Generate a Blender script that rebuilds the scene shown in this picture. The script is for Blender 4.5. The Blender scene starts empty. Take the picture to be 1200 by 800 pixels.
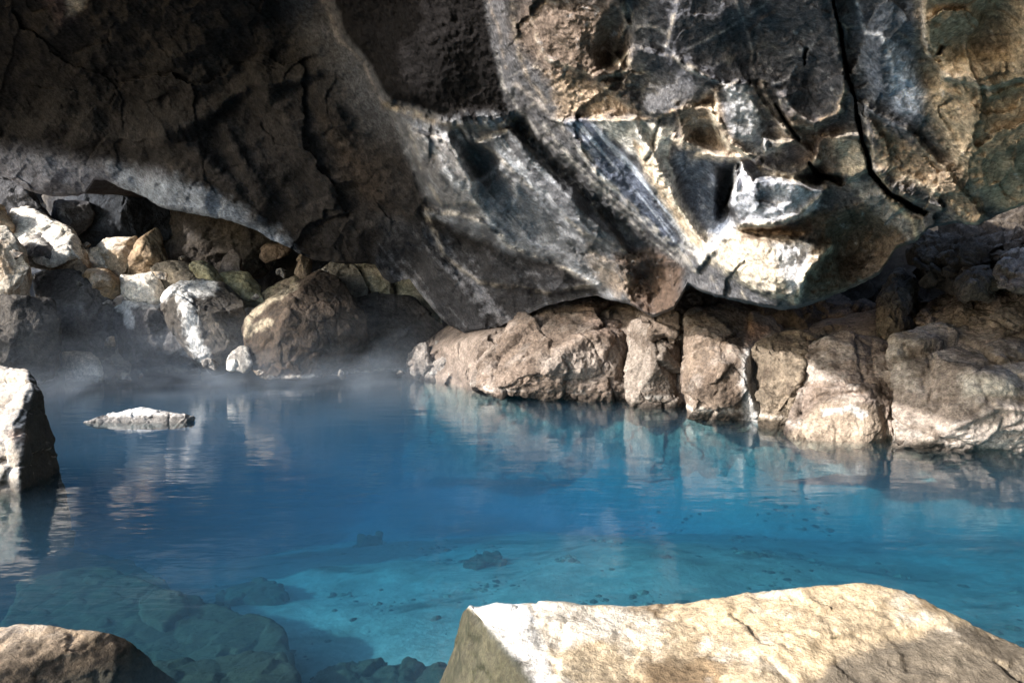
import bpy, bmesh, math, random
import numpy as np
from mathutils import Vector, Matrix

# ------------------------------------------------------------------ camera, sky, sun, exposure
SC = bpy.context.scene
F = 800.0                                  # focal length in photo pixels (1200 wide)
CAM = np.array([0.0, 0.0, 1.3])
PITCH = math.atan(40 / F)                  # looking slightly down: horizon on row 360
cam_d = bpy.data.cameras.new('camera'); cam = bpy.data.objects.new('camera', cam_d)
SC.collection.objects.link(cam); SC.camera = cam
cam.location = CAM; cam.rotation_euler = (math.pi / 2 - PITCH, 0, 0)
cam_d.sensor_width = 36; cam_d.lens = 24; cam_d.clip_start = 0.05; cam_d.clip_end = 2000

SUN_EL = math.radians(25.5)
SUN_AZ = math.radians(-119)                 # from +Y towards +X; the sun stands to the left
SUN = np.array([math.sin(SUN_AZ) * math.cos(SUN_EL), math.cos(SUN_AZ) * math.cos(SUN_EL), math.sin(SUN_EL)])
W = bpy.data.worlds.new('World'); SC.world = W; W.use_nodes = True
nt = W.node_tree; bg = nt.nodes['Background']
sky = nt.nodes.new('ShaderNodeTexSky'); sky.sky_type = 'NISHITA'; sky.sun_disc = False
sky.sun_elevation = SUN_EL; sky.sun_rotation = SUN_AZ
nt.links.new(sky.outputs[0], bg.inputs[0]); bg.inputs[1].default_value = 0.15
sun_d = bpy.data.lights.new('sun', 'SUN'); sun = bpy.data.objects.new('sun', sun_d)
SC.collection.objects.link(sun)
sun_d.energy = 2.4; sun_d.angle = math.radians(2.0); sun_d.color = (1.0, 0.955, 0.90)
sun.location = (-30, 5, 15); sun.rotation_euler = Vector(SUN).to_track_quat('Z', 'Y').to_euler()
SC.view_settings.view_transform = 'Standard'; SC.view_settings.look = 'None'
SC.view_settings.exposure = 2.05; SC.view_settings.gamma = 1.0
SC.cycles.use_denoising = True
SC.cycles.max_bounces = 8; SC.cycles.diffuse_bounces = 5; SC.cycles.transparent_max_bounces = 12
SC.cycles.volume_bounces = 1
SC.cycles.volume_step_rate = 2.0

# ------------------------------------------------------------------ projection
cp, sp = math.cos(PITCH), math.sin(PITCH)
def at(px, py, d):
    """world point seen at photo pixel (px, py), at distance d along +Y"""
    px = np.asarray(px, float); py = np.asarray(py, float); d = np.asarray(d, float)
    a = (px - 600) / F; b = -(py - 400) / F
    dy = cp + b * sp; dz = -sp + b * cp
    s = d / dy
    return np.stack([a * s, dy * s, dz * s], -1) + CAM
def proj(P):
    q = P - CAM
    f = np.maximum(q[:, 1] * cp - q[:, 2] * sp, 0.05); u = q[:, 1] * sp + q[:, 2] * cp
    return 600 + F * q[:, 0] / f, 400 - F * u / f, q[:, 1]

# ------------------------------------------------------------------ noise in numpy
_rng = np.random.RandomState(7)
_perm = _rng.permutation(256).astype(np.int32); _perm = np.concatenate([_perm, _perm, _perm])
_g = _rng.normal(size=(256, 3)); _g /= np.linalg.norm(_g, axis=1)[:, None]; _g = _g.astype(np.float32)
_r3 = _rng.rand(256, 3).astype(np.float32)
def perlin(P):
    P = np.asarray(P, np.float32)
    i = np.floor(P).astype(np.int32); f = P - i; i &= 255
    w = f * f * f * (f * (f * 6 - 15) + 10)
    out = 0
    for dx in (0, 1):
        for dy in (0, 1):
            for dz in (0, 1):
                h = _perm[_perm[_perm[i[:, 0] + dx] + i[:, 1] + dy] + i[:, 2] + dz]
                g = _g[h]
                d = (f[:, 0] - dx) * g[:, 0] + (f[:, 1] - dy) * g[:, 1] + (f[:, 2] - dz) * g[:, 2]
                ww = (w[:, 0] if dx else 1 - w[:, 0]) * (w[:, 1] if dy else 1 - w[:, 1]) * (w[:, 2] if dz else 1 - w[:, 2])
                out = out + d * ww
    return out * 1.5
def fbm(P, sc, octv=4, gain=0.5, seed=0, ridged=False):
    P = np.asarray(P, np.float32) * sc + seed * 17.3
    a, s, t = 1.0, 0, 0
    for k in range(octv):
        n = perlin(P)
        if ridged: n = 1 - 2 * np.abs(n)
        s = s + a * n; t += a; a *= gain; P = P * 2.03 + 5.1
    return s / t
def worley(P, sc, seed=0):
    """F1, F2 and a cell value"""
    P = np.asarray(P, np.float32) * sc + seed * 11.7
    i = np.floor(P).astype(np.int32); f = P - i
    F1 = np.full(len(P), 9.0, np.float32); F2 = F1.copy(); cv = np.zeros(len(P), np.float32)
    for dx in (-1, 0, 1):
        for dy in (-1, 0, 1):
            for dz in (-1, 0, 1):
                h = _perm[_perm[_perm[(i[:, 0] + dx) & 255] + ((i[:, 1] + dy) & 255)] + ((i[:, 2] + dz) & 255)]
                r = _r3[h]
                d = (r[:, 0] + dx - f[:, 0]) ** 2 + (r[:, 1] + dy - f[:, 1]) ** 2 + (r[:, 2] + dz - f[:, 2]) ** 2
                m = d < F1
                F2 = np.where(m, F1, np.minimum(F2, d)); cv = np.where(m, h / 255.0, cv); F1 = np.where(m, d, F1)
    return np.sqrt(F1), np.sqrt(F2), cv
def facets(P, sc, seed=0, step=.5, flat=False):
    """broken rock: each cell is a plane of its own tilt, with ledges where cells meet"""
    P = np.asarray(P, np.float32) * sc + seed * 9.3
    i = np.floor(P).astype(np.int32); f = P - i
    F1 = np.full(len(P), 9.0, np.float32); F2 = F1.copy(); H = np.zeros(len(P), np.int32); D = np.zeros((len(P), 3), np.float32)
    for dx in (-1, 0, 1):
        for dy in (-1, 0, 1):
            for dz in ((0,) if flat else (-1, 0, 1)):
                h = _perm[_perm[_perm[(i[:, 0] + dx) & 255] + ((i[:, 1] + dy) & 255)] + ((i[:, 2] + dz) & 255)]
                r = _r3[h]; v = np.stack([f[:, 0] - r[:, 0] - dx, f[:, 1] - r[:, 1] - dy, (f[:, 2] - r[:, 2] - dz) * (0 if flat else 1)], 1)
                d = (v * v).sum(1); m = d < F1
                F2 = np.where(m, F1, np.minimum(F2, d)); H = np.where(m, h, H); D = np.where(m[:, None], v, D); F1 = np.where(m, d, F1)
    return (D * _g[H]).sum(1) + step * (_r3[H, 0] - .5), np.exp(-((np.sqrt(F2) - np.sqrt(F1)) / .05) ** 2)
def sstep(a, b, x):
    t = np.clip((x - a) / (b - a), 0, 1); return t * t * (3 - 2 * t)
def mixc(c, col, m):
    m = np.clip(m, 0, 1)[:, None]; return c * (1 - m) + np.asarray(col)[None, :3] * m

# ------------------------------------------------------------------ 2-D shapes in photo pixels
def line_dist(x, y, pts, margin=70):
    a_ = np.array([p[:2] for p in pts], float)
    m_ = (x > a_[:, 0].min() - margin) & (x < a_[:, 0].max() + margin) & (y > a_[:, 1].min() - margin) & (y < a_[:, 1].max() + margin)
    B_ = np.full(len(x), float(margin)); T_ = np.zeros(len(x))
    if m_.any():
        b_, t_ = _line_dist(x[m_], y[m_], pts); B_[m_] = b_; T_[m_] = t_
    return B_, T_
def _line_dist(x, y, pts):
    best = np.full(len(x), 1e9); tt = np.zeros(len(x)); n = len(pts) - 1
    for k in range(n):
        (ax, ay), (bx, by) = pts[k][:2], pts[k + 1][:2]
        vx, vy = bx - ax, by - ay; L = vx * vx + vy * vy + 1e-9
        t = np.clip(((x - ax) * vx + (y - ay) * vy) / L, 0, 1)
        d = np.hypot(x - ax - t * vx, y - ay - t * vy); m = d < best
        best = np.where(m, d, best); tt = np.where(m, (k + t) / n, tt)
    return best, tt
def poly_sd(x, y, poly):
    d, _ = line_dist(x, y, list(poly) + [poly[0]])
    inb = None
    ins = np.zeros(len(x), bool); n = len(poly)
    for k in range(n):
        (ax, ay), (bx, by) = poly[k], poly[(k + 1) % n]
        if ay == by: continue
        ins ^= ((ay > y) != (by > y)) & (x < (bx - ax) * (y - ay) / (by - ay) + ax)
    return np.where(ins, d, -d)

# ------------------------------------------------------------------ linking meshes
def make_mesh(name, V, faces, mat, col=None, smooth=True, loc=None, parent=None):
    V = np.asarray(V, np.float64)
    if loc is None:
        loc = np.array([V[:, 0].mean(), V[:, 1].mean(), V[:, 2].min()])
    me = bpy.data.meshes.new(name)
    F_ = np.asarray(faces, np.int32); k = F_.shape[1]
    me.vertices.add(len(V)); me.vertices.foreach_set('co', (V - loc).astype(np.float32).ravel())
    me.loops.add(F_.size); me.loops.foreach_set('vertex_index', F_.ravel())
    me.polygons.add(len(F_)); me.polygons.foreach_set('loop_start', np.arange(0, F_.size, k, dtype=np.int32))
    me.polygons.foreach_set('use_smooth', np.full(len(F_), smooth))
    me.update(calc_edges=True)
    if col is not None:
        ca = me.color_attributes.new('tint', 'FLOAT_COLOR', 'POINT')
        c4 = np.ones((len(V), 4), np.float32); c4[:, :col.shape[1]] = col; ca.data.foreach_set('color', c4.ravel())
    me.materials.append(mat)
    o = bpy.data.objects.new(name, me); SC.collection.objects.link(o); o.location = loc
    if parent: o.parent = parent
    return o
def tag(o, label=None, cat=None, group=None, kind=None):
    for k, v in (('label', label), ('category', cat), ('group', group), ('kind', kind)):
        if v: o[k] = v
    return o
def grid_faces(nu, nv):
    i, j = np.meshgrid(np.arange(nu - 1), np.arange(nv - 1), indexing='ij')
    a = (i * nv + j).ravel(); return np.stack([a, a + nv, a + nv + 1, a + 1], 1)

# ------------------------------------------------------------------ materials
def rock_material(name, rough=0.8, bump=0.4, fine=60.0, spec=0.3, tint=(1, 1, 1), grain=0.35):
    m = bpy.data.materials.new(name); m.use_nodes = True; n = m.node_tree.nodes; l = m.node_tree.links
    b = n['Principled BSDF']; b.inputs['Specular IOR Level'].default_value = spec; gloss = spec > .28
    tc = n.new('ShaderNodeTexCoord'); at_ = n.new('ShaderNodeAttribute'); at_.attribute_name = 'tint'
    def noise(scale, det, rgh=0.6, dist=0.0):
        t = n.new('ShaderNodeTexNoise'); t.inputs['Scale'].default_value = scale; t.inputs['Detail'].default_value = det
        t.inputs['Roughness'].default_value = rgh; t.inputs['Distortion'].default_value = dist
        l.new(tc.outputs['Object'], t.inputs['Vector']); return t
    def ramp(src, lo, hi, a, c):
        r = n.new('ShaderNodeMapRange'); r.inputs['From Min'].default_value = lo; r.inputs['From Max'].default_value = hi
        r.inputs['To Min'].default_value = a; r.inputs['To Max'].default_value = c; l.new(src, r.inputs['Value']); return r.outputs[0]
    def math_(op, a, c):
        q = n.new('ShaderNodeMath'); q.operation = op
        for k, s in enumerate((a, c)):
            if isinstance(s, (int, float)): q.inputs[k].default_value = s
            else: l.new(s, q.inputs[k])
        return q.outputs[0]
    n1 = noise(fine, 6, 0.65); n2 = noise(fine / 6, 8, 0.68, 0.4); n3 = noise(fine * 3.1, 3, 0.6)
    k = math_('MULTIPLY', ramp(n1.outputs[0], .3, .7, 1 - grain, 1 + grain), ramp(n2.outputs[0], .3, .7, 1 - grain * .8, 1 + grain * .8))
    k = math_('MULTIPLY', k, ramp(n3.outputs[0], .35, .65, 1 - grain * .5, 1 + grain * .5))
    vm = n.new('ShaderNodeVectorMath'); vm.operation = 'SCALE'
    l.new(at_.outputs['Color'], vm.inputs[0]); l.new(k, vm.inputs['Scale']); l.new(vm.outputs[0], b.inputs['Base Color'])
    l.new(math_('MULTIPLY', ramp(n2.outputs[0], .3, .7, rough - .1, min(1, rough + .1)), at_.outputs['Alpha']), b.inputs['Roughness'])
    if gloss: l.new(ramp(at_.outputs['Alpha'], .4, 1, .6, .03), b.inputs['Specular IOR Level'])
    h = math_('ADD', math_('MULTIPLY', n2.outputs[0], 2.2), math_('ADD', n1.outputs[0], math_('MULTIPLY', n3.outputs[0], .35)))
    bp = n.new('ShaderNodeBump'); bp.inputs['Strength'].default_value = bump; bp.inputs['Distance'].default_value = 0.6 / fine
    l.new(h, bp.inputs['Height']); l.new(bp.outputs[0], b.inputs['Normal'])
    return m
M_ceil = rock_material('smooth_basalt', rough=0.85, bump=0.85, fine=26, spec=0.3, grain=0.5)
M_dark = rock_material('rough_basalt', rough=0.85, bump=0.8, fine=18, spec=0.2)
M_rock = rock_material('boulder_rock', rough=0.85, bump=1.0, fine=16, spec=0.2, grain=.5)
M_wall = rock_material('wall_rock', rough=0.85, bump=1.0, fine=26, spec=0.2, grain=0.5)
M_near = rock_material('near_rock', rough=0.9, bump=0.6, fine=55, spec=0.25, grain=0.38)
M_bed = rock_material('silt', rough=0.95, bump=0.4, fine=14, spec=0.1, grain=0.16)

# ------------------------------------------------------------------ ceiling
EDGE = np.array([(-420, 60), (-300, 75), (-100, 140), (-35, 185), (0, 205), (30, 222), (60, 231), (90, 229), (100, 226), (110, 212), (125, 212),
    (142, 220), (172, 232), (185, 242), (205, 247), (235, 252), (270, 259), (302, 270), (318, 282), (343, 292), (360, 302),
    (378, 306), (410, 309), (439, 310), (448, 324), (458, 332), (480, 326), (488, 337), (506, 362), (527, 382), (545, 390),
    (575, 387), (605, 374), (640, 359), (665, 352), (700, 347), (735, 356), (765, 372), (790, 362), (806, 334), (830, 345),
    (870, 355), (915, 363), (940, 361), (970, 349), (1000, 337), (1030, 322), (1050, 292), (1072, 284), (1088, 268), (1110, 262),
    (1148, 263), (1170, 252), (1200, 240), (1300, 218), (1560, 180)], float)
CP = np.array([(-300, -60, 7.6), (-300, 110, 10.2), (30, 222, 12.5), (125, 212, 12.0), (235, 250, 11.3), (360, 302, 11.8), (450, 320, 12.3), (530, 385, 12),
    (603, 372, 10.6), (660, 350, 9.5), (735, 355, 8.8), (805, 335, 7.6), (870, 355, 6.7), (930, 362, 6.25), (1030, 322, 6.3),
    (1150, 262, 5.4), (1300, 215, 4.8), (1500, 185, 4.4), (0, 0, 8.6), (0, 100, 10.6), (200, 0, 8.0), (200, 100, 9.8), (200, 180, 10.6),
    (370, 0, 8.0), (370, 150, 9.5), (430, 200, 9.6), (430, 280, 11), (500, 50, 7.2), (500, 170, 8.3), (520, 260, 9.6), (600, 0, 5.9),
    (600, 150, 7.5), (620, 260, 8.7), (700, 0, 5.2), (700, 150, 6.5), (700, 250, 7.8), (740, 320, 8.6), (800, 0, 4.7), (800, 120, 5.6),
    (800, 220, 6.5), (900, 0, 4.4), (900, 150, 5.4), (900, 250, 6.1), (1000, 0, 4.1), (1000, 150, 5.1), (1000, 250, 5.9), (1100, 0, 3.9),
    (1100, 150, 4.8), (1200, 0, 3.7), (1200, 150, 4.5), (1400, 0, 3.3), (0, -220, 5.6), (200, -220, 5.3), (200, -80, 6.7), (0, -80, 7.2), (400, -220, 5.0), (800, -220, 3.6),  # points above the frame brought lower, to keep sun off the dark block
    (1200, -220, 2.9), (1500, -220, 2.5), (-400, -220, 5.6)], float)
def tps_fit(cp_):
    X = cp_[:, :2] / 400.0; n = len(X)
    r2 = ((X[:, None] - X[None]) ** 2).sum(-1); K = 0.5 * r2 * np.log(r2 + 1e-12) + np.eye(n) * 0.004
    A = np.zeros((n + 3, n + 3)); A[:n, :n] = K; A[:n, n] = 1; A[:n, n + 1:] = X; A[n:, :n] = A[:n, n:].T
    return X, np.linalg.solve(A, np.concatenate([cp_[:, 2], [0, 0, 0]]))
def tps_eval(fit, x, y):
    X, w = fit; out = w[len(X)] + w[len(X) + 1] * x / 400 + w[len(X) + 2] * y / 400
    for k in range(len(X)):
        r2 = (x / 400 - X[k, 0]) ** 2 + (y / 400 - X[k, 1]) ** 2
        out = out + w[k] * 0.5 * r2 * np.log(r2 + 1e-12)
    return out

C_BAS = (0.080, 0.080, 0.086); C_BLU = (0.10, 0.115, 0.145); C_WHT = (0.50, 0.51, 0.54); C_TAN = (0.38, 0.28, 0.19)
C_BRN = (0.16, 0.11, 0.075); C_BLK = (0.016, 0.015, 0.015); C_GRY = (0.19, 0.195, 0.21); C_CRM = (0.54, 0.47, 0.37)

def ceiling():
    xs = np.concatenate([np.linspace(-420, -20, 80, endpoint=False), np.linspace(-20, 1220, 860), np.linspace(1228, 1560, 50)])
    nv = 330
    s = np.linspace(0, 1, nv); s = np.where(s < .12, s / .12 * .36, .36 + (s - .12) / .88 * .64)   # coarser above the frame
    e = np.interp(xs, EDGE[:, 0], EDGE[:, 1]) + 4.5 * fbm(np.stack([xs / 26, xs * 0, xs * 0], 1), 1, 5, .65) * (xs > -60)
    X = np.repeat(xs, nv); Y = (-220 + (e[:, None] + 220) * s[None]).ravel(); S = np.tile(s, len(xs))
    fit = tps_fit(CP); D = tps_eval(fit, X, Y)
    P2 = np.stack([X, Y, X * 0], 1)
    wx = X + 6 * fbm(P2, 1 / 40, 4, seed=1); wy = Y + 6 * fbm(P2, 1 / 40, 4, seed=2)
    near = np.zeros(len(X))                      # metres towards the viewer
    def sdp(poly): return poly_sd(wx, wy, poly)
    # overlapping slabs of the roof
    B = [(372, -300), (372, 0), (395, 40), (425, 75), (452, 125), (480, 133), (530, 150), (570, 153), (604, 150), (640, 190), (700, 240), (760, 300), (822, 380), (1600, 380), (1600, -300)]
    sB = sdp(B); near += 0.75 * sstep(-4, 22, sB + 5 * fbm(P2, 1 / 14, 4, .6, seed=35))
    L1 = [(452, 125), (468, 160), (482, 200), (502, 240), (532, 268), (590, 292), (650, 312), (705, 342), (740, 400), (900, 400), (700, 240), (600, 130)]
    sL1 = sdp(L1); near += 0.30 * sstep(-4, 22, sL1)
    L2 = [(573, -300), (575, 0), (582, 60), (597, 110), (625, 150), (660, 190), (700, 225), (745, 268), (790, 300), (826, 400), (1600, 400), (1600, -300)]
    sL2 = sdp(L2); near += 0.34 * sstep(-3, 16, sL2 + 5 * fbm(P2, 1 / 14, 4, .6, seed=36)) + .15 * sstep(10, 60, sL2)
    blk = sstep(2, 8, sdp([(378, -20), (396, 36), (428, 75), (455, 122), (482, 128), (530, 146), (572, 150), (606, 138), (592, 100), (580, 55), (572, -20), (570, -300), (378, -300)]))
    # left vault hung with broad folds
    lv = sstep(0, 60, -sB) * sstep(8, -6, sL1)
    rot = lambda a: np.stack([(X * math.cos(a) + Y * math.sin(a)), (-X * math.sin(a) + Y * math.cos(a)), X * 0], 1)
    R1 = rot(math.radians(52))
    st = fbm(R1 * np.array([1 / 150, 1 / 34, 0]), 1, 4, seed=3)
    near += lv * 0.16 * st + 0.45 * lv * fbm(P2, 1 / 120, 4, seed=4) + .10 * lv * fbm(P2, 1 / 45, 4, .5, seed=21, ridged=True)
    for pts, w, h in [([(225, 145), (160, 165), (60, 150)], 22, .25), ([(195, 155), (245, 135), (290, 100), (330, 97), (370, 85)], 9, .18),
                      ([(190, 155), (240, 185), (270, 215), (300, 250)], 10, .16), ([(315, 110), (345, 160), (380, 215), (400, 260)], 16, .2),
                      ([(265, 150), (285, 190), (310, 235)], 10, .2)]:
        d, _ = line_dist(wx, wy, pts); near += h * np.exp(-(d / w) ** 2)
    # scalloped cells of the bulge (big, then small), sharp rims between smooth hollows
    ww = np.stack([fbm(P2, 1 / 70, 4, seed=22), fbm(P2, 1 / 70, 4, seed=23)], 1) * 42
    P3 = np.stack([(wx + ww[:, 0]) * 0.93 + (wy + ww[:, 1]) * 0.25, (wy + ww[:, 1]) - wx * .25, X * 0 + .3], 1)
    rz = sstep(-.15, .35, fbm(P2, 1 / 120, 3, seed=24))
    F1, F2, cv = worley(P3, 1 / 88, seed=3); rim = np.exp(-((F2 - F1) / 0.085) ** 2)
    right = sstep(0, 40, sL2)
    f1b, f2b, cvb = worley(P3 * np.array([1.3, .8, 1]), 1 / 40, seed=8); rimb = np.exp(-((f2b - f1b) / .10) ** 2)
    fa, ea = facets((P2 + np.concatenate([ww, ww[:, :1] * 0], 1)) * np.array([1, .8, 0]), 1 / 120, 1, .7, True)
    fb, eb = facets((P2 + np.concatenate([ww, ww[:, :1] * 0], 1) * .6) * np.array([.9, 1, 0]), 1 / 46, 2, .6, True)
    fc, ec = facets((R1 + np.concatenate([ww, ww[:, :1] * 0], 1) * .3) * np.array([.5, 1, 0]), 1 / 22, 3, .6, True)
    R2f = rot(math.radians(58)); strk_ = sstep(0, 20, sL1); nzf = fbm(P2, 1 / 80, 4, seed=42)
    sup = 1 - .65 * sstep(-10, 20, sdp([(745, -60), (975, -60), (990, 90), (1015, 210), (960, 350), (840, 330), (700, 215), (690, 138), (740, 90)]))
    mid = sstep(-260, -60, sL2) * sstep(190, 90, sL2) * strk_     # folds run along the lip of the right slab
    al = (X + Y) * .7071
    FL = np.stack([(sL2 + 22 * nzf) / 1.0, al, X * 0], 1)
    fold = fbm(FL * np.array([1 / 62, 1 / 420, 0]), 1, 3, .5, seed=40, ridged=True); fold2 = fbm(FL * np.array([1 / 19, 1 / 260, 0]), 1, 3, .5, seed=41, ridged=True)
    sup = sup * (1 - .6 * mid)
    fa, fb, fc, eb, ea = fa * sup, fb * sup, fc * sup, eb * sup, ea * sup
    near += mid * (.30 * fold + .06 * fold2) + .10 * right * (1 - mid) * fbm(R2f * np.array([1 / 150, 1 / 60, 0]), 1, 3, .45, seed=50, ridged=True)
    near += (.19 * right + .16 * sstep(0, 30, sL1) * (1 - right) + .16 * lv) * fa + (.06 * right + .05 * sstep(0, 30, sL1) * (1 - right) + .05 * lv) * fb + .018 * fc * (.6 + .8 * rz)
    near += right * rz * (.02 * rim + .01 * rimb * (cvb > .5)) + .06 * right * fbm(P2, 1 / 55, 4, .5, seed=25, ridged=True) + sstep(0, 30, sL1) * (1 - right) * .07 * fbm(R1 * np.array([1 / 120, 1 / 50, 0]), 1, 4, .5, seed=26, ridged=True)
    # diagonal streaks
    R2 = rot(math.radians(50))
    stq = fbm(R2 * np.array([1 / 130, 1 / 13, 0]), 1, 4, seed=5); stz = fbm(R2 * np.array([1 / 220, 1 / 40, 0]), 1, 3, seed=6)
    strk = sstep(-3, 7, sL1 + 6 * fbm(P2, 1 / 16, 4, .6, seed=45))
    near += strk * (.10 * stz + .035 * stq)
    near += .05 * fbm(P2, 1 / 60, 5, seed=9) + .018 * fbm(P2, 1 / 9, 4, .65, seed=10) * (1 + 2 * blk) + .02 * fbm(P2, 1 / 22, 3, seed=27, ridged=True)
    rough_zone = np.zeros(len(X))
    col = np.tile(np.array(C_BAS), (len(X), 1))
    nz = fbm(P2, 1 / 30, 5, .6, seed=11); nz2 = fbm(P2, 1 / 9, 4, .65, seed=12); nz3 = fbm(P2, 1 / 90, 4, seed=13)
    col = mixc(col, C_BRN, .10 * sstep(-.1, .5, nz3))
    col = mixc(col, (.024, .021, .0195), lv * .95); col = mixc(col, (.06, .05, .042), lv * sstep(.15, .6, st + .5 * fbm(P2, 1 / 26, 4, seed=47)) * .6)  # shade of the left vault put into its colour
    # mid slab: blue grey with pale crust
    col = mixc(col, C_GRY, strk * sstep(-.3, .5, nz + .4 * stq) * .75)
    col = mixc(col, C_BLU, strk * .35 * sstep(0, .4, nz3))
    col = mixc(col, C_WHT, strk * sstep(.32, .62, stq + .5 * nz2) * .55)
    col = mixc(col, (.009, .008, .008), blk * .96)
    col = mixc(col, C_CRM, (right * .55 + strk * .3) * eb * sstep(-.1, .4, nz)); col = mixc(col, C_WHT, strk * ea * sstep(-.2, .3, nz) * .4)
    col = mixc(col, (.40, .42, .46), mid * sstep(.25, .7, fbm(FL * np.array([1 / 9, 1 / 170, 0]), 1, 4, .6, seed=43) + .5 * fold2) * .7)
    col = mixc(col, (.50, .43, .34), mid * right * sstep(.2, .6, fold + .4 * nz) * .6)
    lowd = sstep(-6, 14, sdp([(440, 250), (500, 262), (560, 288), (640, 312), (710, 345), (740, 420), (430, 420)])); col = mixc(col, (.05, .05, .054), lowd * .8); col = mixc(col, (.24, .24, .26), lowd * sstep(.1, .5, stq + .6 * nz2) * .6)  # area below the lit slab: shade painted in, with paler streaks
    # named zones: polygon, colour, strength, edge softness, noise break-up
    Z = [([(660, 140), (700, 138), (745, 200), (790, 270), (800, 300), (760, 270), (700, 205)], (.085, .10, .14), .9, 5, .25),
         ([(690, 140), (745, 140), (790, 150), (780, 185), (800, 235), (835, 290), (820, 310), (780, 245), (750, 190)], (.52, .50, .47), .95, 4, .5),
         ([(740, 160), (765, 190), (800, 245), (830, 290), (815, 290), (780, 240), (752, 195)], (.42, .29, .17), .8, 4, .5),
         ([(640, 85), (700, 95), (745, 130), (700, 140), (655, 135)], C_TAN, .6, 10, .8),
         ([(610, 0), (720, 0), (740, 60), (730, 110), (640, 90), (600, 40)], C_BRN, .55, 14, .5),
         ([(745, -200), (980, -200), (985, 100), (960, 150), (900, 110), (830, 100), (760, 90)], (.062, .064, .075), .9, 16, .3),
         ([(850, 100), (875, 105), (892, 150), (905, 175), (880, 180), (855, 160)], C_WHT, .6, 7, .7),
         ([(790, 130), (840, 105), (850, 150), (882, 185), (855, 190), (800, 170)], C_TAN, .45, 6, .5),
         ([(798, 165), (850, 186), (855, 250), (845, 290), (810, 240), (790, 190)], (.10, .12, .16), .85, 8, .35),
         ([(835, 190), (868, 200), (858, 240), (862, 262), (842, 250)], C_BLK, .9, 6, .2),
         ([(862, 196), (884, 184), (905, 200), (965, 218), (958, 245), (905, 262), (870, 268), (856, 240)], (.44, .45, .50), .95, 3, .5),
         ([(888, 198), (903, 200), (906, 235), (895, 258), (885, 240)], C_BLU, .8, 5, .2),
         ([(835, 280), (870, 275), (925, 280), (965, 290), (935, 350), (880, 335), (845, 310)], (.40, .35, .285), .9, 5, .9),
         ([(905, 285), (950, 285), (940, 340), (925, 345)], C_WHT, .8, 6, .4),
         ([(870, 262), (930, 262), (980, 240), (975, 262), (925, 282), (870, 285)], C_BRN, .8, 5, .6),
         ([(965, 250), (1060, 225), (1060, 300), (990, 345), (945, 350), (935, 340)], (.13, .10, .075), .9, 7, .5),
         ([(905, 130), (985, 150), (980, 215), (940, 190)], C_BRN, .5, 10, .6),
         ([(975, 165), (1010, 160), (1015, 200), (985, 205)], C_CRM, .6, 6, .8),
         ([(1000, 0), (1078, 0), (1090, 80), (1090, 150), (1040, 150), (1010, 110)], C_BLU, .9, 14, .4),
         ([(1040, 50), (1065, 60), (1082, 110), (1078, 135), (1050, 128), (1045, 90)], (.42, .46, .56), .9, 9, .5),
         ([(1080, -60), (1300, -60), (1300, 260), (1180, 250), (1120, 200), (1085, 120), (1078, 40)], (.36, .285, .20), .9, 16, .5),
         ([(1020, 140), (1060, 165), (1120, 200), (1152, 250), (1145, 262), (1090, 225), (1030, 195)], C_TAN, .65, 8, .9),
         ([(1000, 210), (1040, 225), (1068, 262), (1060, 275), (1020, 245)], (.30, .29, .28), .7, 5, .5),
         ([(716, 292), (760, 290), (800, 315), (800, 372), (745, 372), (730, 330)], (.085, .055, .038), .95, 7, .4),
         ([(480, 150), (530, 160), (560, 215), (570, 250), (530, 240), (500, 200)], (.27, .255, .25), .7, 8, .4),
         ([(560, 220), (640, 230), (680, 270), (650, 300), (590, 290)], (.20, .215, .245), .7, 14, .3),
         ([(640, 200), (700, 240), (735, 290), (700, 300), (650, 270)], (.13, .135, .15), .6, 14, .3),
         ([(540, 165), (570, 160), (590, 200), (575, 215), (555, 200)], (.055, .055, .06), .8, 5, .2),
         ([(640, 250), (700, 285), (760, 330), (700, 310), (640, 300)], (.05, .05, .05), .6, 12, .3),
         ([(690, 290), (740, 325), (740, 350), (700, 330)], C_TAN, .4, 8, .8),
         ([(380, 140), (440, 190), (450, 240), (410, 230)], (.07, .048, .032), .35, 22, .9),
         ([(30, -40), (100, -40), (96, 10), (70, 30)], (.16, .11, .10), .5, 12, .9),
         ([(70, -20), (108, -20), (98, 14), (78, 16)], C_CRM, .6, 5, .5),
         ([(0, 175), (60, 180), (130, 195), (190, 205), (130, 232), (60, 236), (-60, 210), (-60, 175)], (.20, .20, .23), .85, 16, .3),  # lit band at the left rim, light put into the colour
         ([(130, 195), (200, 210), (260, 232), (330, 275), (345, 296), (230, 258), (140, 226)], (.30, .33, .38), .75, 12, .9)]  # grazing light on the rim, painted as a pale zone
    for poly, c, stg, soft, brk in Z:
        sd = sdp(poly) + brk * (10 * nz + 12 * nz2)
        col = mixc(col, c, stg * sstep(-soft, soft, sd))
    bz = sstep(0, 10, sdp([(655, 140), (700, 138), (790, 240), (825, 315), (800, 318), (745, 262), (700, 215)])); col = mixc(col, (.46, .50, .58), bz * sstep(.05, .4, fbm(R2 * np.array([1 / 120, 1 / 7, 0]), 1, 4, seed=31)) * .8)
    bz = sstep(0, 12, sL1) * (1 - right); col = mixc(col, (.5, .5, .52), bz * sstep(.34, .5, nz2 + .35 * stq) * .6); col = mixc(col, (.045, .045, .05), bz * sstep(.05, .4, fbm(P2, 1 / 48, 4, seed=46)) * .7)
    # raised rims and mineral veins: line, width, height, colour, strength
    T, Wt = C_TAN, C_WHT
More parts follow.
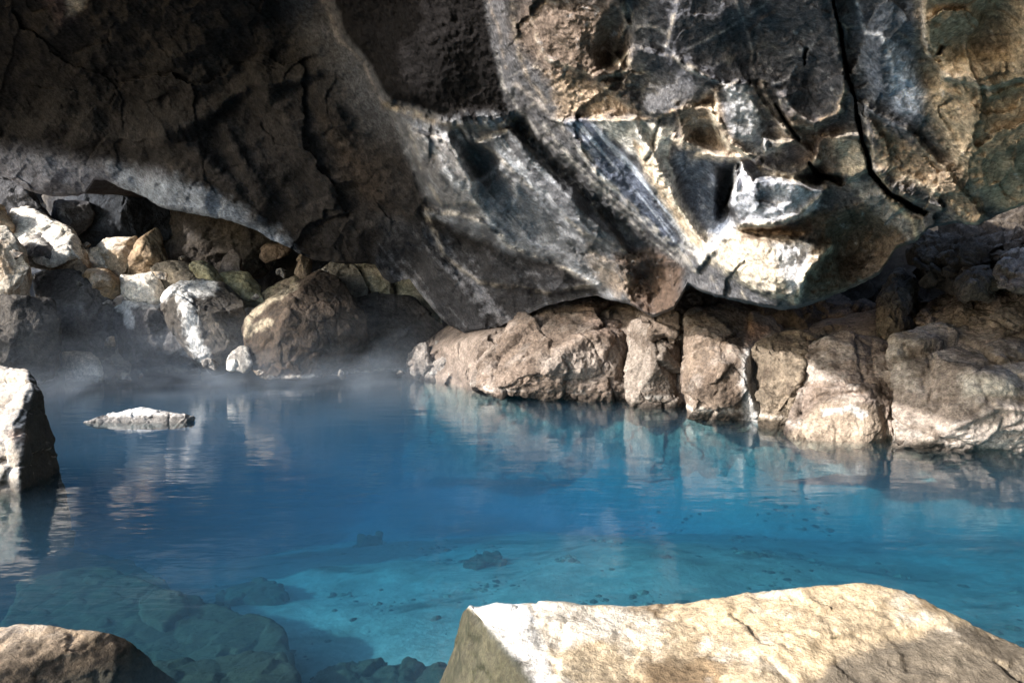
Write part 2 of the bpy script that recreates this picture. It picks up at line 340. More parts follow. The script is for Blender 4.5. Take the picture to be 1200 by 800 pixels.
    V = [([(372, -10), (395, 40), (425, 75), (452, 125)], 2, .01, (.30, .26, .24), .5), ([(452, 125), (480, 133), (530, 148), (580, 153), (604, 140)], 4, .08, (.20, .16, .11), .7),
         ([(512, 150), (536, 170), (546, 200), (554, 222)], 3.2, .12, Wt, .8), ([(498, 160), (520, 190), (535, 220), (566, 246)], 3, .06, Wt, .5),
         ([(554, 215), (590, 195), (606, 205), (600, 250), (612, 265)], 3, .05, Wt, .5), ([(575, 150), (592, 170), (612, 195), (640, 225), (664, 262)], 2.5, .07, Wt, .65),
         ([(560, 240), (580, 265), (600, 285), (650, 300), (700, 332)], 3, .09, Wt, .6), ([(500, 250), (540, 262), (565, 262)], 2.6, .06, Wt, .4),
         ([(520, 200), (560, 235), (572, 262), (590, 285)], 4, .05, Wt, .6),
         ([(580, 60), (590, 100), (612, 135), (650, 172), (690, 212), (740, 262), (800, 312)], 1.8, .02, (.40, .38, .36), .5),
         ([(640, 145), (672, 190), (720, 235), (770, 275), (815, 318)], 2.4, .06, (.5, .47, .44), .7),
         ([(655, 140), (690, 195), (740, 245), (790, 285), (818, 300)], 2, .05, (.5, .48, .46), .7),
         ([(605, 100), (640, 128), (680, 170), (700, 200)], 3, .06, (.4, .36, .33), .6),
         ([(575, 0), (586, 40), (592, 80)], 2, .02, (.25, .21, .18), .5), ([(600, 0), (604, 40), (616, 90), (640, 120)], 3, .06, (.3, .25, .2), .6),
         ([(690, 140), (740, 142), (770, 138), (790, 130)], 2.6, .08, T, .8),
         ([(765, 142), (775, 160), (755, 186), (775, 215), (800, 250), (832, 296)], 5, .12, (.75, .68, .58), .7),
         ([(772, 140), (764, 175), (756, 190)], 1.5, -.12, C_BLK, .8),
         ([(790, 160), (815, 180), (850, 187), (884, 184)], 4.5, .16, (.66, .55, .44), .9), ([(834, 128), (840, 155), (856, 175), (884, 186)], 3.5, .12, C_CRM, .8),
         ([(800, 60), (830, 46), (870, 25), (905, -5)], 1.6, .02, (.4, .4, .42), .6), ([(862, -5), (872, 25), (884, 62), (884, 92)], 2, .03, (.3, .28, .28), .6),
         ([(770, 50), (790, 62), (812, 84), (850, 100)], 2, .04, (.4, .4, .43), .6), ([(735, 30), (768, 35), (780, 40)], 2, .04, (.4, .38, .37), .6),
         ([(748, 36), (720, 62), (730, 90)], 2, .05, (.25, .22, .2), .5), ([(888, 98), (900, 118), (912, 135), (928, 158), (940, 165)], 3, .10, (.6, .52, .46), .7),
         ([(886, 100), (915, 110), (935, 135), (955, 145)], 2.6, .08, (.28, .25, .24), .6), ([(905, 100), (925, 92), (932, 78)], 2.5, .03, (.5, .5, .55), .6),
         ([(912, 72), (935, 62), (955, 50)], 1.8, .02, (.3, .3, .32), .6),
         ([(962, 140), (980, 132), (990, 108)], 2.5, .05, C_TAN, .6), ([(858, 242), (862, 205), (866, 194), (872, 205)], 3, .12, (.6, .62, .68), .8),
         ([(884, 186), (894, 200), (925, 207), (964, 220)], 3, .08, C_CRM, .8), ([(866, 268), (905, 262), (940, 248), (966, 224)], 3, .10, C_CRM, .7),
         ([(826, 292), (850, 275), (858, 262)], 5, .10, C_WHT, .9), ([(930, 352), (940, 325), (955, 300), (972, 290)], 4, .20, C_CRM, .9),
         ([(826, 300), (860, 325), (900, 345), (932, 352)], 5, .12, C_CRM, .6), ([(1022, 180), (1060, 205), (1100, 228), (1148, 258)], 4, .08, C_CRM, .5),
         ([(1050, 40), (1075, 55), (1095, 80), (1120, 95)], 2.5, .06, (.25, .22, .2), .6), ([(1005, 5), (1012, 38), (1032, 42), (1046, 66), (1050, 100)], 2.6, .05, (.5, .52, .58), .8),
         ([(1108, 92), (1130, 88), (1154, 100), (1160, 112)], 3, .08, (.5, .42, .34), .8), ([(1160, 110), (1180, 104), (1240, 95)], 3, .12, (.45, .33, .2), .7),
         ([(1078, 0), (1082, 40), (1092, 72)], 2.4, .05, (.4, .37, .36), .6),
         ([(1030, 200), (1045, 235), (1070, 262), (1072, 280)], 3.5, .1, (.5, .42, .3), .7), ([(1140, 262), (1150, 250), (1146, 232)], 4, .06, C_TAN, .8)]
    for pts, w, h, c, stg in V:
        d, _ = line_dist(wx, wy, pts); w2 = w * (1 + .5 * nz)
        near += (.32 + .5 * (1 - sup)) * h * np.exp(-(d / (w2 * 1.3)) ** 2) * sstep(-.6, .2, nz)
        col = mixc(col, c, stg * 1.1 * np.exp(-(d / w2) ** 2) * sstep(-.45, .25, nz2 + .5 * nz))
    col = mixc(col, C_CRM, right * rim * rz * sstep(0, .5, nz) * .35)
    col = mixc(col, C_WHT, right * sstep(.25, .6, nz2 + .5 * stq) * .30)
    # speckle of the raked left rim
    # hollows and lobes (ellipses: cx, cy, rx, ry, angle, amount)
    for cx, cy, rx, ry, a, h in [(830, 160, 26, 17, 20, -.22), (868, 145, 26, 40, -18, .20), (822, 225, 26, 48, -28, -.26), (905, 232, 46, 34, -8, .30),
                                 (850, 225, 10, 36, 8, -.40), (895, 310, 62, 34, 12, .22), (1000, 285, 45, 34, -20, -.22), (910, 60, 80, 48, 0, -.18),
                                 (960, 100, 30, 40, 20, -.12), (1050, 100, 34, 70, -18, .14), (1140, 150, 60, 90, -15, .12), (1150, 40, 50, 40, 0, -.08),
                                 (720, 50, 20, 44, 10, -.3), (660, 60, 34, 50, 0, .12), (765, 95, 38, 26, 0, -.12), (565, 190, 22, 26, -20, -.25),
                                 (530, 195, 22, 40, -28, .14), (590, 235, 14, 30, -30, -.12), (625, 262, 40, 26, 25, -.18), (690, 250, 26, 60, -45, .15),
                                 (540, 300, 46, 26, 35, -.25), (650, 330, 30, 16, 30, .12), (500, 70, 50, 60, 0, .16), (765, 335, 28, 30, 0, -.45),
                                 (725, 190, 16, 52, -38, -.14), (90, 210, 70, 26, 8, .25), (480, 310, 26, 26, 0, -.2), (955, 205, 12, 18, 40, -.25)]:
        a = math.radians(a); qx = (wx - cx) * math.cos(a) + (wy - cy) * math.sin(a); qy = -(wx - cx) * math.sin(a) + (wy - cy) * math.cos(a)
        r = np.sqrt((qx / rx) ** 2 + (qy / ry) ** 2); near += h * sstep(1.25, .35, r)
    # overlapping lobes: a sharp lip all round, falling back gently behind it
    for poly, h, dec in [([(800, -40), (975, -40), (990, 100), (985, 140), (955, 152), (930, 150), (905, 104), (888, 96), (850, 100), (812, 84), (780, 60)], .10, 60),
                         ([(838, 108), (866, 97), (880, 100), (912, 140), (936, 166), (900, 178), (882, 187), (856, 172), (840, 142)], .20, 26),
                         ([(792, 128), (834, 122), (852, 165), (884, 187), (850, 188), (800, 166)], .12, 18), ([(895, 160), (936, 166), (962, 190), (930, 206), (893, 196)], .14, 20),
                         ([(854, 240), (862, 200), (868, 193), (884, 212), (905, 204), (966, 222), (950, 250), (905, 266), (866, 268)], .28, 40), ([(960, 160), (1010, 156), (1018, 200), (985, 212), (950, 200)], .14, 20),
                         ([(1012, 120), (1062, 148), (1110, 198), (1154, 250), (1146, 264), (1090, 242), (1040, 222), (1022, 200)], .16, 40), ([(1080, -60), (1400, -60), (1400, 80), (1200, 92), (1156, 102), (1106, 94), (1084, 60)], .12, 60),
                         ([(480, 150), (530, 163), (550, 205), (558, 240), (520, 242), (494, 205)], .16, 30), ([(562, 166), (600, 152), (640, 190), (700, 240), (736, 292), (680, 272), (616, 216)], .20, 40),
                         ([(498, 244), (560, 256), (600, 288), (700, 332), (650, 346), (560, 330), (520, 300)], .16, 50), ([(690, 92), (745, 56), (800, 68), (850, 100), (790, 136), (745, 132)], .10, 36),
                         ([(598, -40), (720, -40), (738, 30), (720, 62), (735, 84), (700, 92), (640, 70)], .12, 50), ([(838, 276), (930, 278), (972, 288), (938, 352), (880, 342), (830, 300)], .16, 40), ([(655, 140), (745, 140), (770, 190), (800, 240), (832, 296), (816, 318), (750, 250), (700, 205)], .16, 34)]:
        sd = sdp(poly) + 3 * nz2; near += 1.15 * h * sstep(-4, 3.5, sd) * np.exp(-np.maximum(sd, 0) / dec)
        col = mixc(col, C_CRM, .35 * np.exp(-((sd - 1) / 2.5) ** 2) * sstep(-.2, .3, nz + nz2))
    for sd in (sB, sL2): near += .035 * np.exp(-((sd - 4) / 12) ** 2) * fbm(P2, 1 / 10, 4, .65, seed=33, ridged=True) + .05 * np.exp(-((sd - 8) / 20) ** 2) * fbm(P2, 1 / 18, 3, seed=34)
    # crumbly zones
    for poly, amp in [([(640, 70), (745, 90), (745, 140), (650, 140)], .05), ([(715, 285), (805, 300), (805, 380), (735, 380)], .10), ([(835, 275), (965, 280), (940, 350), (850, 320)], .03),
                      ([(965, 240), (1070, 215), (1060, 320), (940, 355)], .05), ([(1020, 140), (1160, 180), (1150, 265), (1040, 220)], .04), ([(600, 0), (700, 0), (700, 90), (610, 90)], .03)]:
        z = sstep(-8, 8, sdp(poly)); near += z * amp * fbm(P2, 1 / 10, 4, .65, seed=14, ridged=True)
    # cracks
    jx = fbm(P2, 1 / 11, 4, .7, seed=44)
    for pts, w0, w1, h in [([(974, -60), (976, 0), (985, 40), (990, 80), (1003, 120), (1010, 165), (1020, 200), (1040, 224), (1068, 242), (1084, 250)], 1.3, 2.5, .4),
                           ([(908, 122), (922, 145), (936, 165)], .8, 2.2, .15),
                           ([(948, 192), (960, 206), (984, 210)], 1.5, 5, .3), ([(944, 58), (942, 76)], 2, 1.5, .12), ([(1104, 56), (1100, 64)], 2.5, 2, .12),
                           
                           ([(850, 240), (866, 196)], 1.5, 3, .2)]:
        d, t = line_dist(X + .5 * (wx - X) + 2.2 * jx, Y + .5 * (wy - Y), pts); w = w0 + (w1 - w0) * t
        w = w * np.clip(1 + .9 * nz + 1.0 * nz2, .35, 2); k = sstep(w * 1.5, w * .5, d); near -= h * k; col = mixc(col, (.02, .018, .016), k * .7)
    col = col * (1 + .55 * fbm(P2, 1 / 3.5, 3, .7, seed=28) + .35 * nz2)[:, None]
    col = col * (1 + .22 * right * (1 - blk))[:, None]  # right part lightened in colour to stand for ambient light
    gl = np.clip(1 - strk * (1 - blk) * (.32 - .14 * nz), .6, 1)
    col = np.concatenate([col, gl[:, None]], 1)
    near *= sstep(0, .006, 1 - S) * .35 + .65
    D = D - near * (D / 8.0) ** .5
    P = at(X, Y, D).reshape(len(xs), nv, 3)
    # the roof folds back behind its lower lip
    ex = []
    for t in (.05, .15, .35, .7, 1.2, 2.0, 3.2, 5.0, 8.0):
        q = P[:, -1].copy(); q[:, 1] += t; q[:, 2] += .10 * math.sqrt(t) + .12 * t
        q[:, 2] += .12 * t ** .5 * fbm(q, .9, 3, seed=20); ex.append(q)
    P = np.concatenate([P, np.stack(ex, 1)], 1); nvv = P.shape[1]
    C = col.reshape(len(xs), nv, 4); C = np.concatenate([C, np.repeat(C[:, -1:] * np.array([.3, .28, .26, 1.6]), 9, 1)], 1)
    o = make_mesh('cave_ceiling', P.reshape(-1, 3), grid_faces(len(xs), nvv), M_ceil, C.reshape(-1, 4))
    tag(o, kind='structure')
ceiling()

# ------------------------------------------------------------------ rough sheets: walls and roof out of view, far wall
def sheet(name, fn, nu, nv, mat, c0, c1, amp, sc, seed=0, kind='structure'):
    u, v = np.meshgrid(np.linspace(0, 1, nu), np.linspace(0, 1, nv), indexing='ij')
    P = np.array(fn(u.ravel(), v.ravel())).T; n = fbm(P, sc, 5, .55, seed, True)
    d = np.stack([fbm(P, sc * .6, 4, .55, seed + k) for k in range(3)], 1) + .8 * facets(P + .2 * n[:, None], sc * 1.5, seed, .6)[0][:, None] * np.array([[.3, -1, .2]])
    P = P + amp * d + amp * .4 * n[:, None] * np.array([[0, -1, 0]])
    col = mixc(np.tile(np.array(c0), (len(P), 1)), c1, sstep(-.3, .5, fbm(P, sc * 2, 5, .6, seed + 5)))
    return tag(make_mesh(name, P, grid_faces(nu, nv), mat, col), kind=kind)
sheet('far_wall', lambda u, v: (-16 + 19 * u, 17.5 + 0 * u, -1 + 7 * v), 260, 100, M_dark, (.05, .055, .065), (.10, .085, .07), .6, .45, 3)
sheet('side_wall', lambda u, v: (8.6 + 0 * u - 1.5 * v, -5 + 22 * u, -2 + 7 * v), 90, 50, M_dark, (.03, .026, .022), (.06, .05, .04), .5, .5, 5)
sheet('entrance_wall', lambda u, v: (-4 + 13 * u, -4.5 + 0 * u, -2 + 7 * v), 70, 50, M_dark, (.12, .10, .08), (.2, .17, .13), .5, .5, 6)
sheet('entrance_roof', lambda u, v: (-2.0 + 11 * u, -5 + 9 * v, 3.9 + .5 * (1 - u) + .0 * v), 90, 70, M_dark, (.1, .09, .08), (.2, .17, .13), .35, .5, 7)
# wall of the recess behind the overhang on the right
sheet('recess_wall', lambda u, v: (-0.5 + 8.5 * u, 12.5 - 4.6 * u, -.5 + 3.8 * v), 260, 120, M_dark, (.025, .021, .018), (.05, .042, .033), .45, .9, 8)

def shore(u, v):
    px = 470 + 900 * u; d = np.interp(px, [470, 560, 700, 760, 850, 950, 1050, 1150, 1300, 1370], [12.6, 10.4, 10.05, 9.3, 8.45, 7.85, 7.15, 6.7, 6.6, 6.8])
    top = np.interp(px, [470, 540, 600, 640, 740, 850, 900, 1060, 1200, 1370], [425, 398, 388, 364, 372, 380, 404, 400, 382, 374])
    k = np.clip(v / .72, 0, 1); P = at(px, 560 + (top - 560) * k, d); t = np.clip((v - .72) / .28, 0, 1)
    P[:, 1] += .35 * k + 2.6 * t; P[:, 2] += .25 * np.sin(t * 3) ; return P.T
sheet('shore_wall', shore, 420, 110, M_wall, (.14, .11, .09), (.26, .21, .175), .16, 1.4, 9)
# ------------------------------------------------------------------ ground and pool bed
def bed(X, Y):
    P = np.stack([X, Y, X * 0], 1)
    n = fbm(P, .35, 5, seed=30); n2 = fbm(P, 1.6, 4, .6, seed=31)
    pool = sstep(0, 1.4, poly_sd(X + .4 * n, Y + .4 * n, [(-3.6, .6), (-5.6, 5.5), (-7.2, 9), (-9, 13), (-7, 15.2), (-1, 15), (0, 12.5), (3.2, 9), (6.5, 7.5), (7, 1), (2, -.8), (-1.5, -.5)]))
    depth = -.60 - .12 * np.clip(Y - 3.2, 0, 6) - .75 * sstep(5.8, 11.5, Y) - .3 * sstep(-1, -4, X) * sstep(3.5, 6, Y)
    return .15 * n + .22 * (1 - pool) + pool * (depth + .12 * n + .035 * n2), pool, n2
def ground():
    xs = np.concatenate([[-400, -200, -100, -60, -40, -30, -24], np.linspace(-20, 10, 400), [14, 20, 40, 100, 300]])
    ys = np.concatenate([[-300, -100, -40, -20, -12, -8, -4, -1], np.linspace(0, 20, 330), [24, 30, 45, 80, 150, 400]])
    X, Y = [a.ravel() for a in np.meshgrid(xs, ys, indexing='ij')]
    P = np.stack([X, Y, X * 0], 1)
    Z, pool, n2 = bed(X, Y)
    col = mixc(np.tile(np.array((.13, .115, .09)), (len(X), 1)), (.09, .08, .065), sstep(-.2, .4, n2))
    silt = mixc(np.tile(np.array((.25, .25, .23)), (len(X), 1)), (.13, .13, .11), sstep(-.1, .5, fbm(P, 1.1, 5, .6, 33)))
    dk = sstep(.10, .34, fbm(P * np.array([.6, 1.1, 1]), 1.7, 6, .68, 35) + .10 * n2)
    silt = mixc(silt, (.045, .05, .04), dk * .9); silt = silt * (1 + .35 * fbm(P, 9, 4, .65, 36))[:, None]
    f1, f2, cv = worley(P, 7, 3); silt = mixc(silt, (.18, .17, .14), (cv > .8) * sstep(.42, .25, f1) * .6)
    col = col * (1 - pool[:, None]) + silt * pool[:, None]
    tag(make_mesh('ground', np.stack([X, Y, Z], 1), grid_faces(len(xs), len(ys)), M_bed, col, loc=np.zeros(3)), kind='structure')
ground()

# ------------------------------------------------------------------ water
def water():
    m = bpy.data.materials.new('pool_water'); m.use_nodes = True; n = m.node_tree.nodes; l = m.node_tree.links
    n.remove(n['Principled BSDF']); out = n['Material Output']
    fr = n.new('ShaderNodeFresnel'); geo = n.new('ShaderNodeNewGeometry'); io = n.new('ShaderNodeMapRange'); io.inputs['To Min'].default_value = 1.42; io.inputs['To Max'].default_value = 1 / 1.42
    l.new(geo.outputs['Backfacing'], io.inputs['Value']); l.new(io.outputs[0], fr.inputs['IOR'])   # same reflectance from both sides
    tr = n.new('ShaderNodeBsdfTransparent'); gl = n.new('ShaderNodeBsdfGlossy'); gl.inputs['Roughness'].default_value = 0.05
    mx = n.new('ShaderNodeMixShader'); tc = n.new('ShaderNodeTexCoord'); bp = n.new('ShaderNodeBump')
    def noise(sx, sy, sc, det):
        mp = n.new('ShaderNodeMapping'); mp.inputs['Scale'].default_value = (sx, sy, 1); t = n.new('ShaderNodeTexNoise')
        t.inputs['Scale'].default_value = sc; t.inputs['Detail'].default_value = det
        l.new(tc.outputs['Object'], mp.inputs[0]); l.new(mp.outputs[0], t.inputs['Vector']); return t.outputs[0]
    a = noise(.8, 1.6, 2.2, 2); b = noise(.9, 2.6, 7, 2)
    ad = n.new('ShaderNodeMath'); ad.operation = 'MULTIPLY_ADD'; l.new(b, ad.inputs[0]); ad.inputs[1].default_value = .22; l.new(a, ad.inputs[2])
    bp.inputs['Strength'].default_value = 1; bp.inputs['Distance'].default_value = .0065
    l.new(ad.outputs[0], bp.inputs['Height'])
    for s in (fr, gl): l.new(bp.outputs[0], s.inputs['Normal'])
    l.new(fr.outputs[0], mx.inputs[0]); l.new(tr.outputs[0], mx.inputs[1]); l.new(gl.outputs[0], mx.inputs[2]); l.new(mx.outputs[0], out.inputs['Surface'])
    ab = n.new('ShaderNodeVolumeAbsorption'); ab.inputs['Color'].default_value = (.0, .695, .85, 1); ab.inputs['Density'].default_value = .70
    sc_ = n.new('ShaderNodeVolumeScatter'); sc_.inputs['Color'].default_value = (.45, .70, 1, 1); sc_.inputs['Density'].default_value = .075
    av = n.new('ShaderNodeAddShader'); l.new(ab.outputs[0], av.inputs[0]); l.new(sc_.outputs[0], av.inputs[1])
    l.new(av.outputs[0], out.inputs['Volume'])
    x0, x1, y0, y1, z0 = -13, 8, -3, 17, -4
    V = [(x0, y0, z0), (x1, y0, z0), (x1, y1, z0), (x0, y1, z0), (x0, y0, 0), (x1, y0, 0), (x1, y1, 0), (x0, y1, 0)]
    Fc = [(0, 3, 2, 1), (4, 5, 6, 7), (0, 1, 5, 4), (1, 2, 6, 5), (2, 3, 7, 6), (3, 0, 4, 7)]
    tag(make_mesh('pool_water', V, Fc, m, smooth=False, loc=np.zeros(3)), kind='structure')
water()

# ------------------------------------------------------------------ rocks: hull > voxel remesh > chipped facets > weathering
def rock(name, hulls, vox, mat, seed, c0, c1, crust=None, crust_amt=0.0, chips=14, amp=.03, nsc=1.5, smooth=2, paint=None, label=None, cat='boulder', group=None, relief=None, chip_rng=(.90, .99)):
    bm = bmesh.new()
    for pts in hulls:
        vs = [bm.verts.new(p) for p in pts]
        r = bmesh.ops.convex_hull(bm, input=vs)
        bmesh.ops.delete(bm, geom=list({g for g in r['geom_interior'] + r['geom_unused'] if isinstance(g, bmesh.types.BMVert)}), context='VERTS')
    bmesh.ops.triangulate(bm, faces=bm.faces[:])
    bmesh.ops.recalc_face_normals(bm, faces=bm.faces[:])
    me = bpy.data.meshes.new('tmp'); bm.to_mesh(me); bm.free()
    ob = bpy.data.objects.new('tmp', me); SC.collection.objects.link(ob)
    md = ob.modifiers.new('r', 'REMESH'); md.mode = 'VOXEL'; md.voxel_size = vox
    ev = ob.evaluated_get(bpy.context.evaluated_depsgraph_get()); me2 = ev.to_mesh()
    n = len(me2.vertices); V = np.empty(n * 3, np.float32); me2.vertices.foreach_get('co', V); V = V.reshape(-1, 3).astype(float)
    Fq = np.empty(len(me2.loops), np.int32); me2.loops.foreach_get('vertex_index', Fq); Fq = Fq.reshape(-1, 4)
    ed = np.empty(len(me2.edges) * 2, np.int32); me2.edges.foreach_get('vertices', ed); ed = ed.reshape(-1, 2)
    ev.to_mesh_clear(); bpy.data.objects.remove(ob); bpy.data.meshes.remove(me)
    deg = np.bincount(ed.ravel(), minlength=n).astype(float)[:, None]
    def relax(V, k):
        for _ in range(k):
            s = np.stack([np.bincount(ed[:, 0], V[ed[:, 1], c], n) + np.bincount(ed[:, 1], V[ed[:, 0], c], n) for c in range(3)], 1)
            V = .4 * V + .6 * s / deg
        return V
    rs = np.random.RandomState(seed); ctr = V.mean(0)
    size = np.linalg.norm(V.max(0) - V.min(0))
    V = relax(V, 2)
    W_ = V - ctr + size * .03 * np.stack([fbm(V, nsc, 3, seed=seed + k) for k in range(3)], 1)
    for _ in range(chips):
        d = rs.normal(size=3); d[1] -= .5; d /= np.linalg.norm(d); h = W_ @ d; lim = h.max() * rs.uniform(*chip_rng)
        V -= np.maximum(0, h - lim)[:, None] * d * .97; W_ -= np.maximum(0, h - lim)[:, None] * d * .97
    V = relax(V, smooth)
    if seed == 400:      # worn saddle in the top of the big slab
        qx = proj(V)[0]; V[:, 2] -= (.030 * np.exp(-((qx - 760) / 120) ** 2) + .0 * np.exp(-((qx - 1190) / 60) ** 2)) * sstep(-.1, .4, V[:, 2])
    def normals(V):
        fn = np.cross(V[Fq[:, 2]] - V[Fq[:, 0]], V[Fq[:, 3]] - V[Fq[:, 1]]); N = np.zeros_like(V)
        for k in range(4):
            for c in range(3): N[:, c] += np.bincount(Fq[:, k], fn[:, c], n)
        return N / (np.linalg.norm(N, axis=1)[:, None] + 1e-12)
    N = normals(V)
    f1, f2, cv = worley(V + .15 / nsc * np.stack([fbm(V, nsc * 2, 3, seed=k + 40) for k in range(3)], 1), nsc * 1.3, seed)
    crk = np.exp(-((f2 - f1) / .05) ** 2)
    t0 = fbm(V, nsc * .7, 3, seed=seed + 1)
    fine = fbm(V, nsc * 3, 5, .58, seed + 3); rdg = fbm(V, nsc * 1.2, 4, .5, seed + 4, True)
    fx, fe = facets(V + .1 / nsc * np.stack([fbm(V, nsc * 2.2, 3, seed=k + 70) for k in range(3)], 1), nsc * (1.9 if not name.startswith('outcrop') else 1.05), seed % 13, .5)
    disp = amp * ((1.5 if not name.startswith('outcrop') else 1.9) * fx - (.5 if not name.startswith('fore') else .12) * fe + .45 * (cv - .5) + .5 * rdg - .2 * crk * (t0 > 0) * (not name.startswith('fore')) + .8 * fine) + amp * .35 * fbm(V, nsc * 14, 3, .6, seed + 9)
    V = V + N * disp[:, None]
    px, py, dd = proj(V)
    if name.startswith('fore'):
        V = V + N * (.020 * fbm(V, 2.6, 4, .55, 78) - .010 * sstep(.15, .5, fbm(V, 7, 4, .6, 79)))[:, None]
        q1, q2, qc = worley(V, 26, 5); V = V - N * (.008 * sstep(.30, .05, q1) * (qc > .72) + .004 * np.abs(fbm(V, 16, 4, .6, 77)))[:, None]
    if relief is not None:
        h = relief(px, py, V, N)
        dirv = CAM - V; dirv /= np.linalg.norm(dirv, axis=1)[:, None]; V = V + dirv * h[:, None]
    N = normals(V)
    t = fbm(V, nsc * .9, 5, .6, seed + 6); t2 = fbm(V, nsc * 5, 4, .6, seed + 7)
    col = mixc(np.tile(np.array(c0), (n, 1)), c1, sstep(-.35, .35, t + .4 * t2))
    col = col * (1 + .5 * np.clip(fine, -.6, .6))[:, None]
    if name == 'outcrop': col = mixc(col * .98, (.075, .055, .042), .75 * sstep(.05, .35, fbm(V, nsc * 1.1, 5, .62, seed + 12)) + .35 * sstep(.2, .5, t2))
    col = col * (1 - .35 * (crk * sstep(0, .2, t0))[:, None])
    if crust is not None:
        col = mixc(col, crust, crust_amt * sstep(.05, .35, fbm(V, nsc * 1.4, 5, .62, seed + 8) + .25 * N[:, 2]))
    zl = V[:, 2] - .05 * t - .03 * t2; col = mixc(col, (.50, .47, .43), .55 * np.exp(-((zl - .12) / .035) ** 2) * sstep(-.1, .3, t2 + t))
    wet = sstep(.09, .04, zl); col = col * (1 - .68 * wet)[:, None]
    col = mixc(col, (.035, .035, .022), .75 * sstep(.02, -.12, V[:, 2]))     # algae below the waterline
    if paint is not None: col = paint(col, px, py, V, N, t, t2)
    o = make_mesh(name, V, Fq, mat, np.clip(col, .004, .85))
    return tag(o, label, cat, group)

def block(outline, d, thick, extra=(), shrink=.85, lift=0.0):
    """points for a hull: outline [(px,py,ddepth)] at distance d, its back, and front ridge points"""
    o = np.array([(p + (0,))[:3] if len(p) == 2 else p for p in outline], float)
    c = o[:, :2].mean(0); pts = [at(x, y, d + z) for x, y, z in o]
    pts += [at(c[0] + (x - c[0]) * shrink, c[1] + (y - c[1]) * shrink - lift, d + z + thick) for x, y, z in o]
    pts += [at(*((e[0], e[1], d + e[2]))) for e in extra]
    return pts

